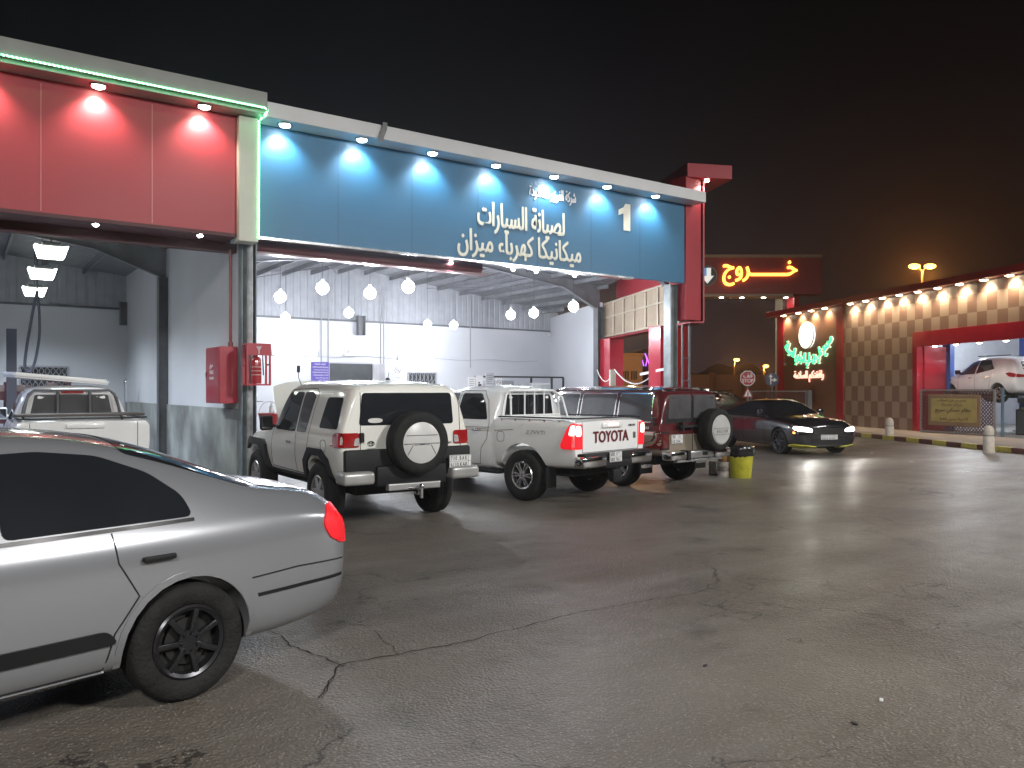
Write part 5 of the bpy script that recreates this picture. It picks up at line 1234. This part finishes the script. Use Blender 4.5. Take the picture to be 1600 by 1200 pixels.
bm = B(); box(bm, (0, 0, .006), (.045, .02, .008), bev=.003); o = obj('paper_scrap', bm, plate_w); o.location = (g.x, g.y, 0); o.rotation_euler.z = .5; tag(o, 'tiny white paper scrap on the asphalt at the lower right', 'litter')

# ============================================================ outside, beyond the end of the workshop
perim = M('perimeter_plaster', (.34, .26, .20), .8, var=.2, scale=.3)
def cbar(bm, x0, x1, Z0, Z1, z0, z1, t_=.25): a = C2W(x0, Z0); b = C2W(x1, Z1); bar(bm, (a.x, a.y, (z0 + z1) / 2), (b.x, b.y, (z0 + z1) / 2), t_, z1 - z0)
t = thing('perimeter_wall', 'long plastered boundary wall with pillars beyond the exit', 'wall')
bm = B(); cbar(bm, -10, 60, 84, 84, 0, 3.35); obj('wall', bm, perim, t); bm = B()
for k in range(24):
    c_ = C2W(-9 + k * 3, 83.8); bar(bm, (c_.x, c_.y, 0), (c_.x, c_.y, 3.55), .5, .5)
obj('pillar', bm, perim, t)
def slamp(px, py, Z, lb, heads=1, power=600, sc=1.0, pole_end=0):
    p = P(px, py, Z); t = thing('street_lamp', lb, 'street lamp', (p.x, p.y, 0), TH)
    bm = B(); tube(bm, [(0, 0, 0), (0, 0, p.z * .5), (0, 0, p.z - .3)], [.13, .10, .06], 12); obj('pole', bm, M('pole_pale', (.20, .18, .15), .5), t, True)
    for s_ in ((1, -1) if heads == 2 else (1,)):
        off = .52 * s_ * sc if heads == 2 else .3
        bm = B(); tube(bm, [(0, 0, p.z - .35), (0, -off * .6, p.z + .02), (0, -off, p.z + .05)], .04, 8); obj('arm', bm, M('pole_pale', (.20, .18, .15), .5), t)
        bm = B(); bmesh.ops.create_uvsphere(bm, u_segments=20, v_segments=12, radius=1); bmesh.ops.scale(bm, vec=(.26 * sc, .38 * sc, .17 * sc), verts=bm.verts); bmesh.ops.translate(bm, vec=(0, -off, p.z), verts=bm.verts); hd = obj('lamp_head', bm, emis('sodium_glow', (1.0, .50, .10), 5), t, True)
        lamp('POINT', 'sodium_light', (0, -off, p.z - .4), power, (1, .36, .07), t, .2)
slamp(1441, 416, 58, 'tall twin-headed orange street lamp above the checkered building', 2, 600, 1.1)
slamp(1147, 562, 92, 'small orange street lamp behind the boundary wall, left of the pair', 1, 500, .95); slamp(1193, 572, 100, 'small orange street lamp behind the boundary wall, right of the pair', 1, 500, 1.0)
p = C2W(8, 72); lamp('POINT', 'yard_light', (p.x, p.y, 8), 900, (1, .42, .14), None, .3)  # unseen lamp without a fixture, brightens the boundary wall
for nm, px0, px1, py, Z, mt, lb in (('orange_building', 962, 1004, 556, 47, M('orange_plaster', (.42, .19, .04), .7), 'small orange building seen between the red piers'), ('dark_building', 1004, 1064, 548, 60, M('dark_plaster', (.05, .03, .025), .8), 'dark building with purple neon strokes behind the orange one')):
    h = CAMH + (HY - py) * Z / F; xa = (px0 - 800) / F * Z; xb = (px1 - 800) / F * Z
    t = thing(nm, lb, 'building'); bm = B(); cbar(bm, xa, xb, Z + 2, Z + 2, 0, h, 4.0); obj('wall', bm, mt, t)
    bm = B(); cbar(bm, xa - .1, xb + .1, Z + 2, Z + 2, h, h + .15, 4.2); obj('coping', bm, mt, t)
    if nm[0] == 'o':
        bm = B()
        for pxx in (974, 977.5, 981, 987, 990.5, 994):
            a = P(pxx, 586, Z - .0); bar(bm, (a.x, a.y, 2.35), (a.x, a.y, 2.85), .06, .08)
        obj('vent_slot', bm, ink, t); a = P(985, 560, 42); lamp('POINT', 'shop_light', (a.x, a.y, 5), 260, (1, .6, .25), None, .2)  # unseen lamp without a fixture, lights the orange building
    else:
        bm = B()
        for (a_, b_) in (((1001, 552), (1006, 572)), ((1008, 552), (1011, 562)), ((1011, 562), (1009, 572)), ((1010, 556), (1015, 572))): tube(bm, [P(*a_, Z - .2), P(*b_, Z - .2)], .035, 6)
        obj('neon_stroke', bm, emis('purple_neon', (.45, .10, .9), 2.5), t)

# exit gantry
t = thing('exit_gantry', 'red gantry with a glowing yellow exit word and arrow disc', 'gantry'); ZG = 46
rt = Vector((FY, -FX, 0))
def cg(px, h, dz=0): p = C2W((px - 800) / F * ZG, ZG + dz); return Vector((p.x, p.y, h))
gred = M('gantry_red', (.30, .022, .018), .45, var=.1)
bm = B(); bar(bm, cg(1050, 8.3, .5), cg(1283, 8.3, .5), 1.0, 2.1, bev=.02); obj('sign_box', bm, gred, t)
bm = B(); bar(bm, cg(1050, 9.43, .45), cg(1283.5, 9.43, .45), 1.16, .16); bar(bm, cg(1050, 7.17, .45), cg(1238, 7.17, .45), 1.16, .16); obj('trim', bm, M('gantry_cream', (.42, .33, .24), .5), t)
for px in (1069, 1244): bm = B(); a = cg(px, 0, .5); bar(bm, (a.x, a.y, 0), (a.x, a.y, 7.2), .5, .5); obj('column', bm, M('red_gloss', (.45, .02, .04), .18), t)
bm = B(); a = cg(1232, 0, 1.2); bar(bm, (a.x, a.y, 0), (a.x, a.y, 7.1), .5, .5); obj('column', bm, cream, t)
ylw = emis('yellow_letter', (1.0, .58, .08), 2.2)
o = text('lettering', 'خـــــــروج', cg(1129, 7.72, -.06), rt, 115 * ZG / F, 1.42, ylw, t, .08, .02, ar=True)
dc = cg(1104, 8.30, -.05); bm = B(); cyl(bm, (0, 0, 0), .56, .08, 'Y', 40)
m_ = Matrix((rt, Vector((FX, FY, 0)), Vector((0, 0, 1)))).transposed().to_4x4(); m_.translation = dc
bm.transform(m_); ds = obj('arrow_disc', bm, M('disc_dark', (.03, .045, .06), .4), t)
bm = B(); tube(bm, [(.56 * math.cos(R(9 * k)), -.05, .56 * math.sin(R(9 * k))) for k in range(40)], .022, 6, True); bm.transform(m_); obj('disc_ring', bm, M('ring_grey', (.35, .35, .35), .4), ds)
bm = B(); prism(bm, [(-.02, .44), (.22, .44), (.22, -.02), (.38, -.02), (.02, -.46), (-.34, -.02), (-.02, -.02)], -.09, -.05, 'XZ'); bm.transform(m_); obj('arrow', bm, emis('arrow_white', (.85, .85, .80), .55), ds)
bm = B(); prism(bm, [(-.20, .44), (-.03, .44), (-.03, 0), (-.20, 0)], -.09, -.05, 'XZ'); bm.transform(m_); obj('arrow_shade', bm, emis('arrow_blue', (.05, .30, .6), .6), ds)  # blue left part of the arrow shaft
for k, px in enumerate((1128, 1160, 1194, 1229)): downlight(cg(px, 7.09, .1), f'{names[k]} light from the left under the exit gantry', 'lights under the exit gantry', 25, (1, .85, .65), 130, (0, 0, -1), TH, .13, lens_w)

# ============================================================ checkered building
A_ = Vector((35.0, 26.2, 0)); Bn = Vector((28.4, 11.8, 0)); e = (Bn - A_).normalized(); nn_ = Vector((e.y, -e.x, 0))
cbn = thing('checkered_building', 'tan and brown checkered workshop with lit red cornice on the right', 'building', A_, math.atan2(e.y, e.x))
def sR(px, out=0):
    r = ray(px); a0 = A_ + nn_ * out       # a0 + e s = r Z
    den = r.x * e.y - r.y * e.x; Z = (a0.x * e.y - a0.y * e.x) / den
    return (Vector((r.x * Z, r.y * Z, 0)) - a0).dot(e), Z
s = lambda px, out=0: sR(px, out)[0]
def rh(px, py, out=0): return CAMH + (HY - py) * sR(px, out)[1] / F
def check_mat():
    m = bpy.data.materials.new('checker_panels'); m.use_nodes = True; nt = m.node_tree; b = nt.nodes['Principled BSDF']
    tc = nt.nodes.new('ShaderNodeTexCoord'); mp = nt.nodes.new('ShaderNodeMapping'); mp.inputs['Scale'].default_value = (1 / .46, 0, 1 / .64); mp.inputs['Location'].default_value = (.02, .5, .02)
    ck = nt.nodes.new('ShaderNodeTexChecker'); ck.inputs['Scale'].default_value = 1; nt.links.new(tc.outputs['Object'], mp.inputs[0]); nt.links.new(mp.outputs[0], ck.inputs[0])
    ck.inputs[1].default_value = (.35, .265, .20, 1); ck.inputs[2].default_value = (.20, .112, .080, 1)
    no = nt.nodes.new('ShaderNodeTexNoise'); no.inputs['Scale'].default_value = .8; nt.links.new(tc.outputs['Object'], no.inputs[0])
    nt.links.new(mixc(nt, mth(nt, 'MULTIPLY', no.outputs[0], .35), ck.outputs[0], (.25, .19, .15)), b.inputs[0]); b.inputs['Roughness'].default_value = .45
    br = nt.nodes.new('ShaderNodeBump'); br.inputs['Strength'].default_value = .6; br.inputs['Distance'].default_value = .004
    nt.links.new(ck.outputs['Fac'], br.inputs['Height']); nt.links.new(br.outputs[0], b.inputs['Normal'])
    return m
chk = check_mat(); rred = M('crimson_panel', (.34, .012, .022), .35, coat=.3, var=.1); brown = M('brown_panel', (.20, .095, .055), .5, var=.1)
s1 = s(1225); s2 = s(1308); s3 = s(1318); s4 = s(1427); s5 = s(1434); HT = 5.62; SE = 22.0
bm = B(); bx(bm, s3, s4, 0, .2, 0, HT - .1); bx(bm, s4, SE, 0, .2, 3.98, HT - .1); obj('checkered_wall', bm, chk, cbn)
bm = B(); bx(bm, s1, s2, 0, .2, 0, HT - .1); obj('brown_wall', bm, brown, cbn)
for xa_, xb_ in ((0, s1), (s2, s3)): bm = B(); bx(bm, xa_, xb_, -.04, .26, 0, HT - .1); obj('red_pilaster', bm, rred, cbn)
bm = B(); bx(bm, 0, .25, .3, 9, 0, HT - .1); obj('end_wall', bm, rred, cbn)
bm = B(); bx(bm, s4, s5, -.04, .25, 0, 3.98); bx(bm, s5, SE, -.04, .25, 3.42, 3.98); bx(bm, s5 - .02, s5 + .05, .25, 1.2, 0, 3.42); obj('opening_frame', bm, M('red_gloss', (.45, .02, .04), .18, coat=1), cbn)
bm = B(); bx(bm, -.45, SE, -.48, .5, HT - .1, HT + .16, .02); obj('cornice', bm, rred, cbn)
bm = B(); bx(bm, 0, SE, 0.3, 9, 5.2, 5.4); obj('roof', bm, sheetm, cbn)
wint = M('interior_grey', (.34, .36, .40), .7, var=.1)
bm = B(); bx(bm, s5 - 4.8, SE, 8.8, 9, 0, 5.18); bx(bm, s5 - 5, s5 - 4.8, .3, 8.8, 0, 5.18); bx(bm, s5 - 4.8, SE, .9, 8.8, 4.6, 4.65); obj('interior_wall', bm, wint, cbn)
bm = B(); bx(bm, s5 - 4.8, SE, .26, 8.8, .10, .15); obj('floor', bm, slab, cbn)
bm = B(); bx(bm, s(1447, -1.3), s(1456, -1.3), 1.2, 1.5, 0, 4.6); obj('interior_column', bm, M('col_grey', (.42, .42, .42), .5), cbn)
for k in range(3): lamp('POINT', 'interior_light', (s5 - 2.4 + 3.2 * k, 4.2, 4.2), 330, (.93, .96, 1.0), cbn, .2)
wl = []
for k, px in enumerate((1222, 1245, 1265, 1286, 1326, 1350, 1376, 1402, 1431, 1462, 1496, 1534, 1574)):
    ss = s(px, .30); q = cbn.matrix_basis if False else None
    loc = A_ + e * ss + nn_ * .22; lb = f'{names[k]} lamp from the left under the cornice of the checkered building'
    downlight((loc.x, loc.y, HT - .10), lb, 'lamps under the red cornice', 110, (1, .80, .56), 125, (0, .42, -1), math.atan2(e.y, e.x), .13, emis('amber_white_lens', (1.0, .84, .60), 26))
for k, px in enumerate((1457, 1490, 1526, 1568)):
    loc = A_ + e * s(px, 0) - nn_ * .1; downlight((loc.x, loc.y, 3.42), f'{names[k]} light from the left in the red opening frame', 'lights in the red opening frame', 22, (1, .93, .85), 130, (0, 0, -1), math.atan2(e.y, e.x), .09, lens_w)
# emblem disc, green arc lettering, pink lettering
sc_ = s(1263); zc = rh(1263, 524)
bm = B(); cyl(bm, (sc_, -.08, zc), .62, .14, 'Y', 48); dd = obj('emblem_disc', bm, emis('disc_lit', (1.0, .98, .86), 1.5), cbn)
bm = B(); tube(bm, [(sc_ + .63 * math.cos(R(7.5 * k)), -.10, zc + .63 * math.sin(R(7.5 * k))) for k in range(48)], .035, 6, True); obj('disc_rim', bm, cream, dd)
xl = s(1226); xr = s(1306); zl = rh(1226, 545); zr_ = rh(1306, 530); zm = rh(1268, 567); wd = xr - xl
def arcf(c):
    u = c.x / wd * 2 - 1; base = zm + (zl + (zr_ - zl) * c.x / wd - zm) * u * u - .25; ang = math.atan((2 * u * ((zl + zr_) / 2 - zm)) * 2 / wd) * .8
    return Vector((c.x - math.sin(ang) * c.y, base + math.cos(ang) * c.y, 0))
bm = text_bm('مجمع علي بن علي التجاري للصيانة', wd, .75, .05, .0, ar=True, arc=arcf)
m_ = Matrix(((1, 0, 0, xl), (0, 0, -1, -.07), (0, 1, 0, 0), (0, 0, 0, 1))); bm.transform(m_); gl = obj('green_lettering', bm, emis('green_neon', (.05, .85, .32), 1.1), cbn)
bm = text_bm('مجمع علي بن علي التجاري للصيانة', wd, .75, .05, .03, ar=True, arc=arcf); bm.transform(Matrix(((1, 0, 0, xl), (0, 0, -1, -.015), (0, 1, 0, 0), (0, 0, 0, 1)))); obj('letter_outline', bm, emis('letter_pale', (.95, .80, .60), .7), gl)
x0 = s(1242); x1 = s(1288); z0 = rh(1265, 597); z1 = rh(1265, 579)
bm = text_bm('رافقتكم السلامة', x1 - x0, z1 - z0, .05, .015, ar=True); bm.transform(Matrix(((1, 0, 0, x0), (0, 0, -1, -.02), (0, 1, 0, z0), (0, 0, 0, 1)))); obj('pink_lettering', bm, emis('pink_neon', (1.0, .50, .38), 1.2), cbn)
bm = B(); bx(bm, s(1226), s(1228.5), -.05, 0, rh(1227, 571), rh(1227, 567)); obj('small_plaque', bm, cream, cbn)

# lift posts inside
for px, lb in ((1482, 'left blue two-post lift upright in front of the white crossover nose'), (1602, 'right blue lift upright at the frame edge')):
    t = thing('lift_post', lb, 'lift', (0, 0, 0), 0, 'blue lift uprights'); p = C2W((px - 800) / F * (31.2 if px < 1500 else 30.5), 31.2 if px < 1500 else 30.5)
    bm = B(); bar(bm, (p.x, p.y, .15), (p.x, p.y, 4.55), .34, .30, bev=.01); obj('upright', bm, M('lift_blue', (.035, .085, .32), .4, var=.15), t)
    bm = B(); bar(bm, (p.x, p.y, .17), (p.x, p.y, .20), .7, .6); bar(bm, (p.x - .2, p.y, 1.25), (p.x - .2, p.y, 1.65), .2, .3); obj('carriage', bm, grey_steel, t)
    bm = B(); q_ = C2W(18.15, 30.6); bar(bm, (p.x, p.y, 1.50), (q_.x, q_.y, 1.50), .14, .10); q_ = C2W(18.2, 28.9); bar(bm, (p.x, p.y, 1.50), (q_.x, q_.y, 1.50), .14, .10); obj('arm', bm, grey_steel, t)
    bm = B(); c_ = Vector((p.x, p.y, 2.05)) - Vector((FX, FY, 0)) * .19; bar(bm, c_ - Vector((0, 0, .04)), c_ + Vector((0, 0, .04)), .10, .09); obj('sticker', bm, plate_w, t)
# things under and around the lifted car
p = C2W(18.3, 28.5); t = thing('oil_drainer', 'dark tool trolley under the raised crossover', 'trolley', (p.x, p.y, .15), .4)
bm = B(); box(bm, (0, 0, .45), (.9, .6, .9), bev=.04); obj('cabinet', bm, M('trolley_black', (.02, .02, .022), .5), t); bm = B(); box(bm, (.05, 0, .93), (.5, .3, .08), bev=.03); obj('rag', bm, M('rag_green', (.25, .30, .08), .8), t)
p = C2W(16.6, 32.5); bm = B(); box(bm, (p.x, p.y, 1.35), (.7, .5, 1.0), bev=.05); box(bm, (p.x, p.y, .5), (.5, .4, .7), bev=.02); tag(obj('wall_heater', bm, M('heater_brown', (.10, .08, .08), .5)), 'dark boxy machine against the grey wall behind the lift', 'machine')
bm = B(); a = C2W(16.9, 26.2); b = C2W(18.6, 25.0); bar(bm, (a.x, a.y, .35), (b.x, b.y, .35), .25, .5, bev=.02); tag(obj('low_wall', bm, M('lowwall', (.30, .27, .23), .8, var=.2)), 'low plastered wall below the raised crossover', 'wall')

# kerb and pavement
K0 = onG(1345, 683); K1 = onG(1600, 710); kd = (K1 - K0).normalized(); kn = Vector((-kd.y, kd.x, 0))
if kn.dot(A_ - K0) < 0: kn = -kn
bm = B(); n0 = -16; n1 = 26
for k in range(n0, n1):
    a = K0 + kd * (k * .68 + .004); b = K0 + kd * ((k + 1) * .68 - .004)
    bar(bm, Vector((a.x, a.y, .075)) + kn * .1, Vector((b.x, b.y, .075)) + kn * .1, .2, .15, bev=.015)
    bm.faces.ensure_lookup_table()
    for f in bm.faces[-26:] if False else []: pass
bmesh.ops.recalc_face_normals(bm, faces=bm.faces)
for f in bm.faces:
    c_ = f.calc_center_median(); f.material_index = int(math.floor((Vector((c_.x, c_.y, 0)) - Vector((K0.x, K0.y, 0))).dot(kd) / .68)) % 2
kb = struct('kerb', bm, [M('kerb_yellow', (.58, .50, .10), .6, var=.3, scale=9), M('kerb_brown', (.13, .045, .035), .6, var=.3, scale=9)])
a = K0 + kd * (n0 * .68) + kn * .2; b = K0 + kd * (n1 * .68) + kn * .2
fa = A_ - e * 4 - nn_ * .3; fb = A_ + e * SE - nn_ * .3
bm = B(); quad(bm, [(a.x, a.y, .146), (b.x, b.y, .146), (fb.x, fb.y, .146), (fa.x, fa.y, .146)])
for f in bm.faces:
    f.normal_update()
    if f.normal.z < 0: f.normal_flip()
struct('pavement', bm, M('pavement_tiles', (.27, .22, .18), .7, var=.25, scale=2))
for px, py, lb in ((1390, 687, 'farther pale round-topped bollard by the striped kerb'), (1545, 708, 'nearer pale round-topped bollard in front of the yellow board')):
    g = onG(px, py); t = thing('bollard', lb, 'bollard', (g.x, g.y, 0), 0, 'bollards by the striped kerb')
    bm = B(); lathe(bm, [(.0005, 0), (.16, 0), (.16, .02), (.14, .10), (.14, .44), (.125, .47), (.125, .50), (.13, .52), (.13, .64), (.10, .72), (.05, .76), (.0005, .77)], 'Z', 28); obj('post', bm, M('bollard_stone', (.50, .45, .38), .75, var=.2, scale=8, bump=.2), t, True)
    bm = B(); lathe(bm, [(.127, .475), (.132, .482), (.132, .49), (.127, .497)], 'Z', 28); obj('groove_ring', bm, grey_steel, t)

# lattice fences with boards
def lattice(pa, pb, z0, z1, lb, lines, bx0, bx1, bz0, bz1, blk=False):
    d = (pb - pa); ln = d.length; ang = math.atan2(d.y, d.x)
    t = thing('lattice_fence', lb, 'fence', (pa.x, pa.y, z0), ang); h = z1 - z0; st_ = .13
    bm = B()
    k = -int(h / st_)
    while k * st_ < ln:
        for sg in (1, -1):
            x0_, z0_, x1_, z1_ = k * st_, 0, k * st_ + h, h
            if x0_ < 0: z0_ = -x0_; x0_ = 0
            if x1_ > ln: z1_ = h - (x1_ - ln); x1_ = ln
            if x1_ - x0_ > .05:
                a, b = ((x0_, z0_), (x1_, z1_)) if sg > 0 else ((ln - x0_, z0_), (ln - x1_, z1_))
                bar(bm, (a[0], .01 * sg, a[1]), (b[0], .01 * sg, b[1]), .012, .035)
        k += 1
    obj('lattice', bm, M('lattice_brown', (.13, .055, .045), .6), t)
    bm = B(); fr = M('frame_steel', (.34, .33, .32), .45, metal=.3)
    for x in (0, ln): bar(bm, (x, 0, 0), (x, 0, h), .07, .07)
    for z in (.05, h): bar(bm, (0, 0, z), (ln, 0, z), .06, .06)
    obj('frame', bm, fr, t)
    bm = B(); box(bm, ((bx0 + bx1) / 2, -.06, (bz0 + bz1) / 2), (bx1 - bx0, .05, bz1 - bz0), bev=.01); bd = obj('board', bm, M('board_wood', (.26, .17, .10), .6), t)
    m_ = .14 if lines else .02
    bm = B(); box(bm, ((bx0 + bx1) / 2, -.09, (bz0 + bz1) / 2), (bx1 - bx0 - 2 * m_, .02, bz1 - bz0 - 2 * m_), bev=.004); obj('board_face', bm, M('board_yellow', (.42, .34, .12), .5, var=.15) if lines else M('board_cream', (.45, .37, .28), .5), bd)
    W_ = bx1 - bx0 - 2 * m_; H_ = bz1 - bz0 - 2 * m_
    for (s_, a, b, c_, d_) in lines:
        text('lettering', s_, (bx0 + m_ + a * W_, -.101, bz0 + m_ + c_ * H_), (1, 0, 0), (b - a) * W_, (d_ - c_) * H_, M('board_ink', (.06, .035, .015), .6), bd, .004, .015, ar=True)
    return t
fa_ = C2W(15.5, 30.3); fb_ = C2W(16.5, 27.35)
lattice(fa_, fb_, .15, 1.74, 'lattice fence with a yellow lettered board before the lift bay', [('يفتح من قبل المراقب', .15, .78, .84, .98), ('مركز خدمة', .25, .70, .66, .80), ('نظام حسابي سريع', .10, .88, .36, .60), ('الاتجاه يمين فقط', .2, .82, .04, .2)], .40, 2.62, .30, 1.42)
fa_ = C2W(11.5, 38.5); fb_ = C2W(13.35, 36.3)
lattice(fa_, fb_, .0, 1.68, 'lattice fence with a blank cream board behind the black saloon', [], .45, 2.25, .35, 1.32)
p = C2W(13.45, 36.2); bm = B(); bar(bm, (p.x, p.y, 0), (p.x, p.y, 1.72), .28, .10); tag(obj('fence_post', bm, M('post_blue_grey', (.18, .20, .22), .5)), 'broad blue-grey post at the right end of the rear lattice fence', 'post')
p = C2W(16.62, 27.1); bm = B(); tube(bm, [(p.x, p.y, .15), (p.x, p.y, 1.82)], .05, 10); box(bm, (p.x + .05, p.y, 1.55), (.12, .1, .05)); box(bm, (p.x + .05, p.y, .6), (.12, .1, .05)); tag(obj('gate_post', bm, M('gate_blue', (.12, .20, .26), .5)), 'thin blue gate post right of the yellow board', 'post')

# road signs
def face_mat(px, py, Z): p = P(px, py, Z); m = Matrix((rt, Vector((FX, FY, 0)), Vector((0, 0, 1)))).transposed().to_4x4(); m.translation = p; return m, p
sg_red = M('sign_red', (.42, .015, .02), .4, emit=(.5, .03, .03), estr=0.0)
m_, p = face_mat(1168, 591, 36)
t = thing('stop_sign', 'red octagonal stop sign over a small warning triangle', 'road sign', (p.x, p.y, 0), TH - R(90))
z = p.z; oc = [(.36 * math.cos(R(22.5 + 45 * k)), z + .36 * math.sin(R(22.5 + 45 * k))) for k in range(8)]
bm = B(); prism(bm, oc, -.04, -.02, 'XZ'); obj('rim', bm, lw, t)
bm = B(); prism(bm, [(a * .89, (b - z) * .89 + z) for a, b in oc], -.046, -.04, 'XZ'); fc = obj('face', bm, sg_red, t)
text('lettering', 'STOP', (-.25, -.048, z - .19), (1, 0, 0), .50, .16, lw, fc, .004, .03); text('lettering', 'قف', (-.20, -.048, z + .03), (1, 0, 0), .40, .20, lw, fc, .004, .03, ar=True)
bm = B(); tube(bm, [(0, 0, 0), (0, 0, z + .2)], .035, 10); obj('pole', bm, steel, t)
z2 = z - .66; bm = B(); prism(bm, [(-.24, z2 - .2), (.24, z2 - .2), (0, z2 + .26)], -.05, -.03, 'XZ'); tr = obj('triangle_rim', bm, sg_red, t)
bm = B(); prism(bm, [(-.17, z2 - .155), (.17, z2 - .155), (0, z2 + .17)], -.056, -.05, 'XZ'); obj('triangle_face', bm, lw, tr)
bm = B(); prism(bm, [(-.03, z2 - .12), (.03, z2 - .12), (.015, z2 + .07), (-.015, z2 + .07)], -.060, -.056, 'XZ'); obj('symbol', bm, ink, tr)
m_, p = face_mat(1206, 593, 39)
t = thing('arrow_sign', 'round blue sign with white ahead and right arrows', 'road sign', (p.x, p.y, 0), TH - R(90)); z = p.z
bm = B(); cyl(bm, (0, -.03, z), .33, .02, 'Y', 32); obj('disc', bm, M('sign_blue', (.03, .05, .12), .4), t)
bm = B(); prism(bm, [(-.10, z - .24), (-.04, z - .24), (-.04, z - .06), (.08, z - .06), (.08, z - .13), (.24, z - .02), (.08, z + .09), (.08, z + .01), (-.04, z + .01), (-.04, z + .12), (.03, z + .12), (-.07, z + .27), (-.17, z + .12), (-.10, z + .12)], -.05, -.04, 'XZ'); obj('arrows', bm, lw, t)
bm = B(); tube(bm, [(0, 0, 0), (0, 0, z + .2)], .035, 10); obj('pole', bm, steel, t)

# ============================================================ floodlight posts added unseen behind the viewer to light the forecourt
for k, (x, y, pw) in enumerate(((-5.0, -7.5, 4200), (9.0, -8.0, 5200), (22.0, -3.0, 4200))):
    t = thing('street_lamp', f'tall forecourt floodlight post, {names[k]} from the left, behind the viewer', 'street lamp', (x, y, 0))
    bm = B(); tube(bm, [(0, 0, 0), (0, 0, 9)], [.12, .07], 12); obj('pole', bm, steel, t)
    bm = B(); box(bm, (0, .5, 9), (.5, 1.0, .12), bev=.03); obj('lamp_head', bm, steel, t)
    lamp('SPOT', 'flood_light', (0, .7, 8.85), pw * 1.08, (1, .975, .94), t, .9, 150, (0, .55, -1), .6)

# ============================================================ place the vehicles
sed = sedan(); put(sed, -1.76, 5.88, -.66, -.751); sed.scale = (1.045, 1.045, 1.045)
fj = offroader(); put(fj, -1.30, 10.32, -.566, .824)
hx = pickup('pickup_truck', 'white pickup with lit brake lights and red brand word on the tailgate'); put(hx, 1.60, 12.50, -.731, .682)
pt = wagon(); put(pt, 3.27, 14.4, -.643, .766)
cp_ = coupe(); put(cp_, 7.25, 26.0, .222, -.975)
cr = crossover(); put(cr, 18.25, 27.7, -.1, .995, 1.28)
lp = pickup('pickup_truck', 'pale pickup with a rear window frame parked in the left bay', False, True); lp.location = (1.62, 13.65, 0); lp.rotation_euler.z = R(90)
for o in t_board: o.location = (1.62, 13.65, 0); o.rotation_euler.z = R(90)
def clone(root, loc, rz_, label, swap, cat, group=None):
    r = root.copy(); COL.objects.link(r); r.location = loc; r.rotation_euler = (0, 0, rz_); r['label'] = label; r['category'] = cat
    if group: r['group'] = group
    def rec(src, dst):
        for ch in list(src.children):
            if ch.type == 'LIGHT': continue
            c = ch.copy(); COL.objects.link(c); c.parent = dst
            if c.type == 'MESH':
                for i, sl in enumerate(c.material_slots):
                    m0 = sl.material
                    if m0 is not None and m0 in swap: sl.link = 'OBJECT'; sl.material = swap[m0]
            rec(ch, c)
    rec(root, r); return r
sed2 = None
yel = M('taxi_yellow', (.55, .33, .05), .3, coat=.6); dk2 = M('dark_blue_paint', (.03, .03, .035), .3, coat=.6)
p = C2W(14.2, 55); clone(sed, (p.x, p.y, 0), TH + R(170), 'yellow sedan parked far beyond the maroon wagon', {silver_paint: yel, red_lit: red_lens}, 'car')
p = C2W(12.3, 43.5); clone(cr, (p.x, p.y, 0), TH + R(100), 'dark crossover parked behind the black saloon', {MATS['bright_white_paint']: dk2}, 'car')

# haze
hb = bpy.data.materials.new('haze'); hb.use_nodes = True; nt = hb.node_tree; nt.nodes.remove(nt.nodes['Principled BSDF'])
pv = nt.nodes.new('ShaderNodeVolumePrincipled'); pv.inputs['Color'].default_value = (.8, .8, .8, 1); pv.inputs['Density'].default_value = .0015; pv.inputs['Anisotropy'].default_value = .75
nt.links.new(pv.outputs[0], nt.nodes['Material Output'].inputs['Volume'])
bm = B(); bx(bm, -30, 120, -40, 140, -1, 16); hz = obj('haze', bm, hb); hz['kind'] = 'stuff'
SC.cycles.volume_bounces = 0
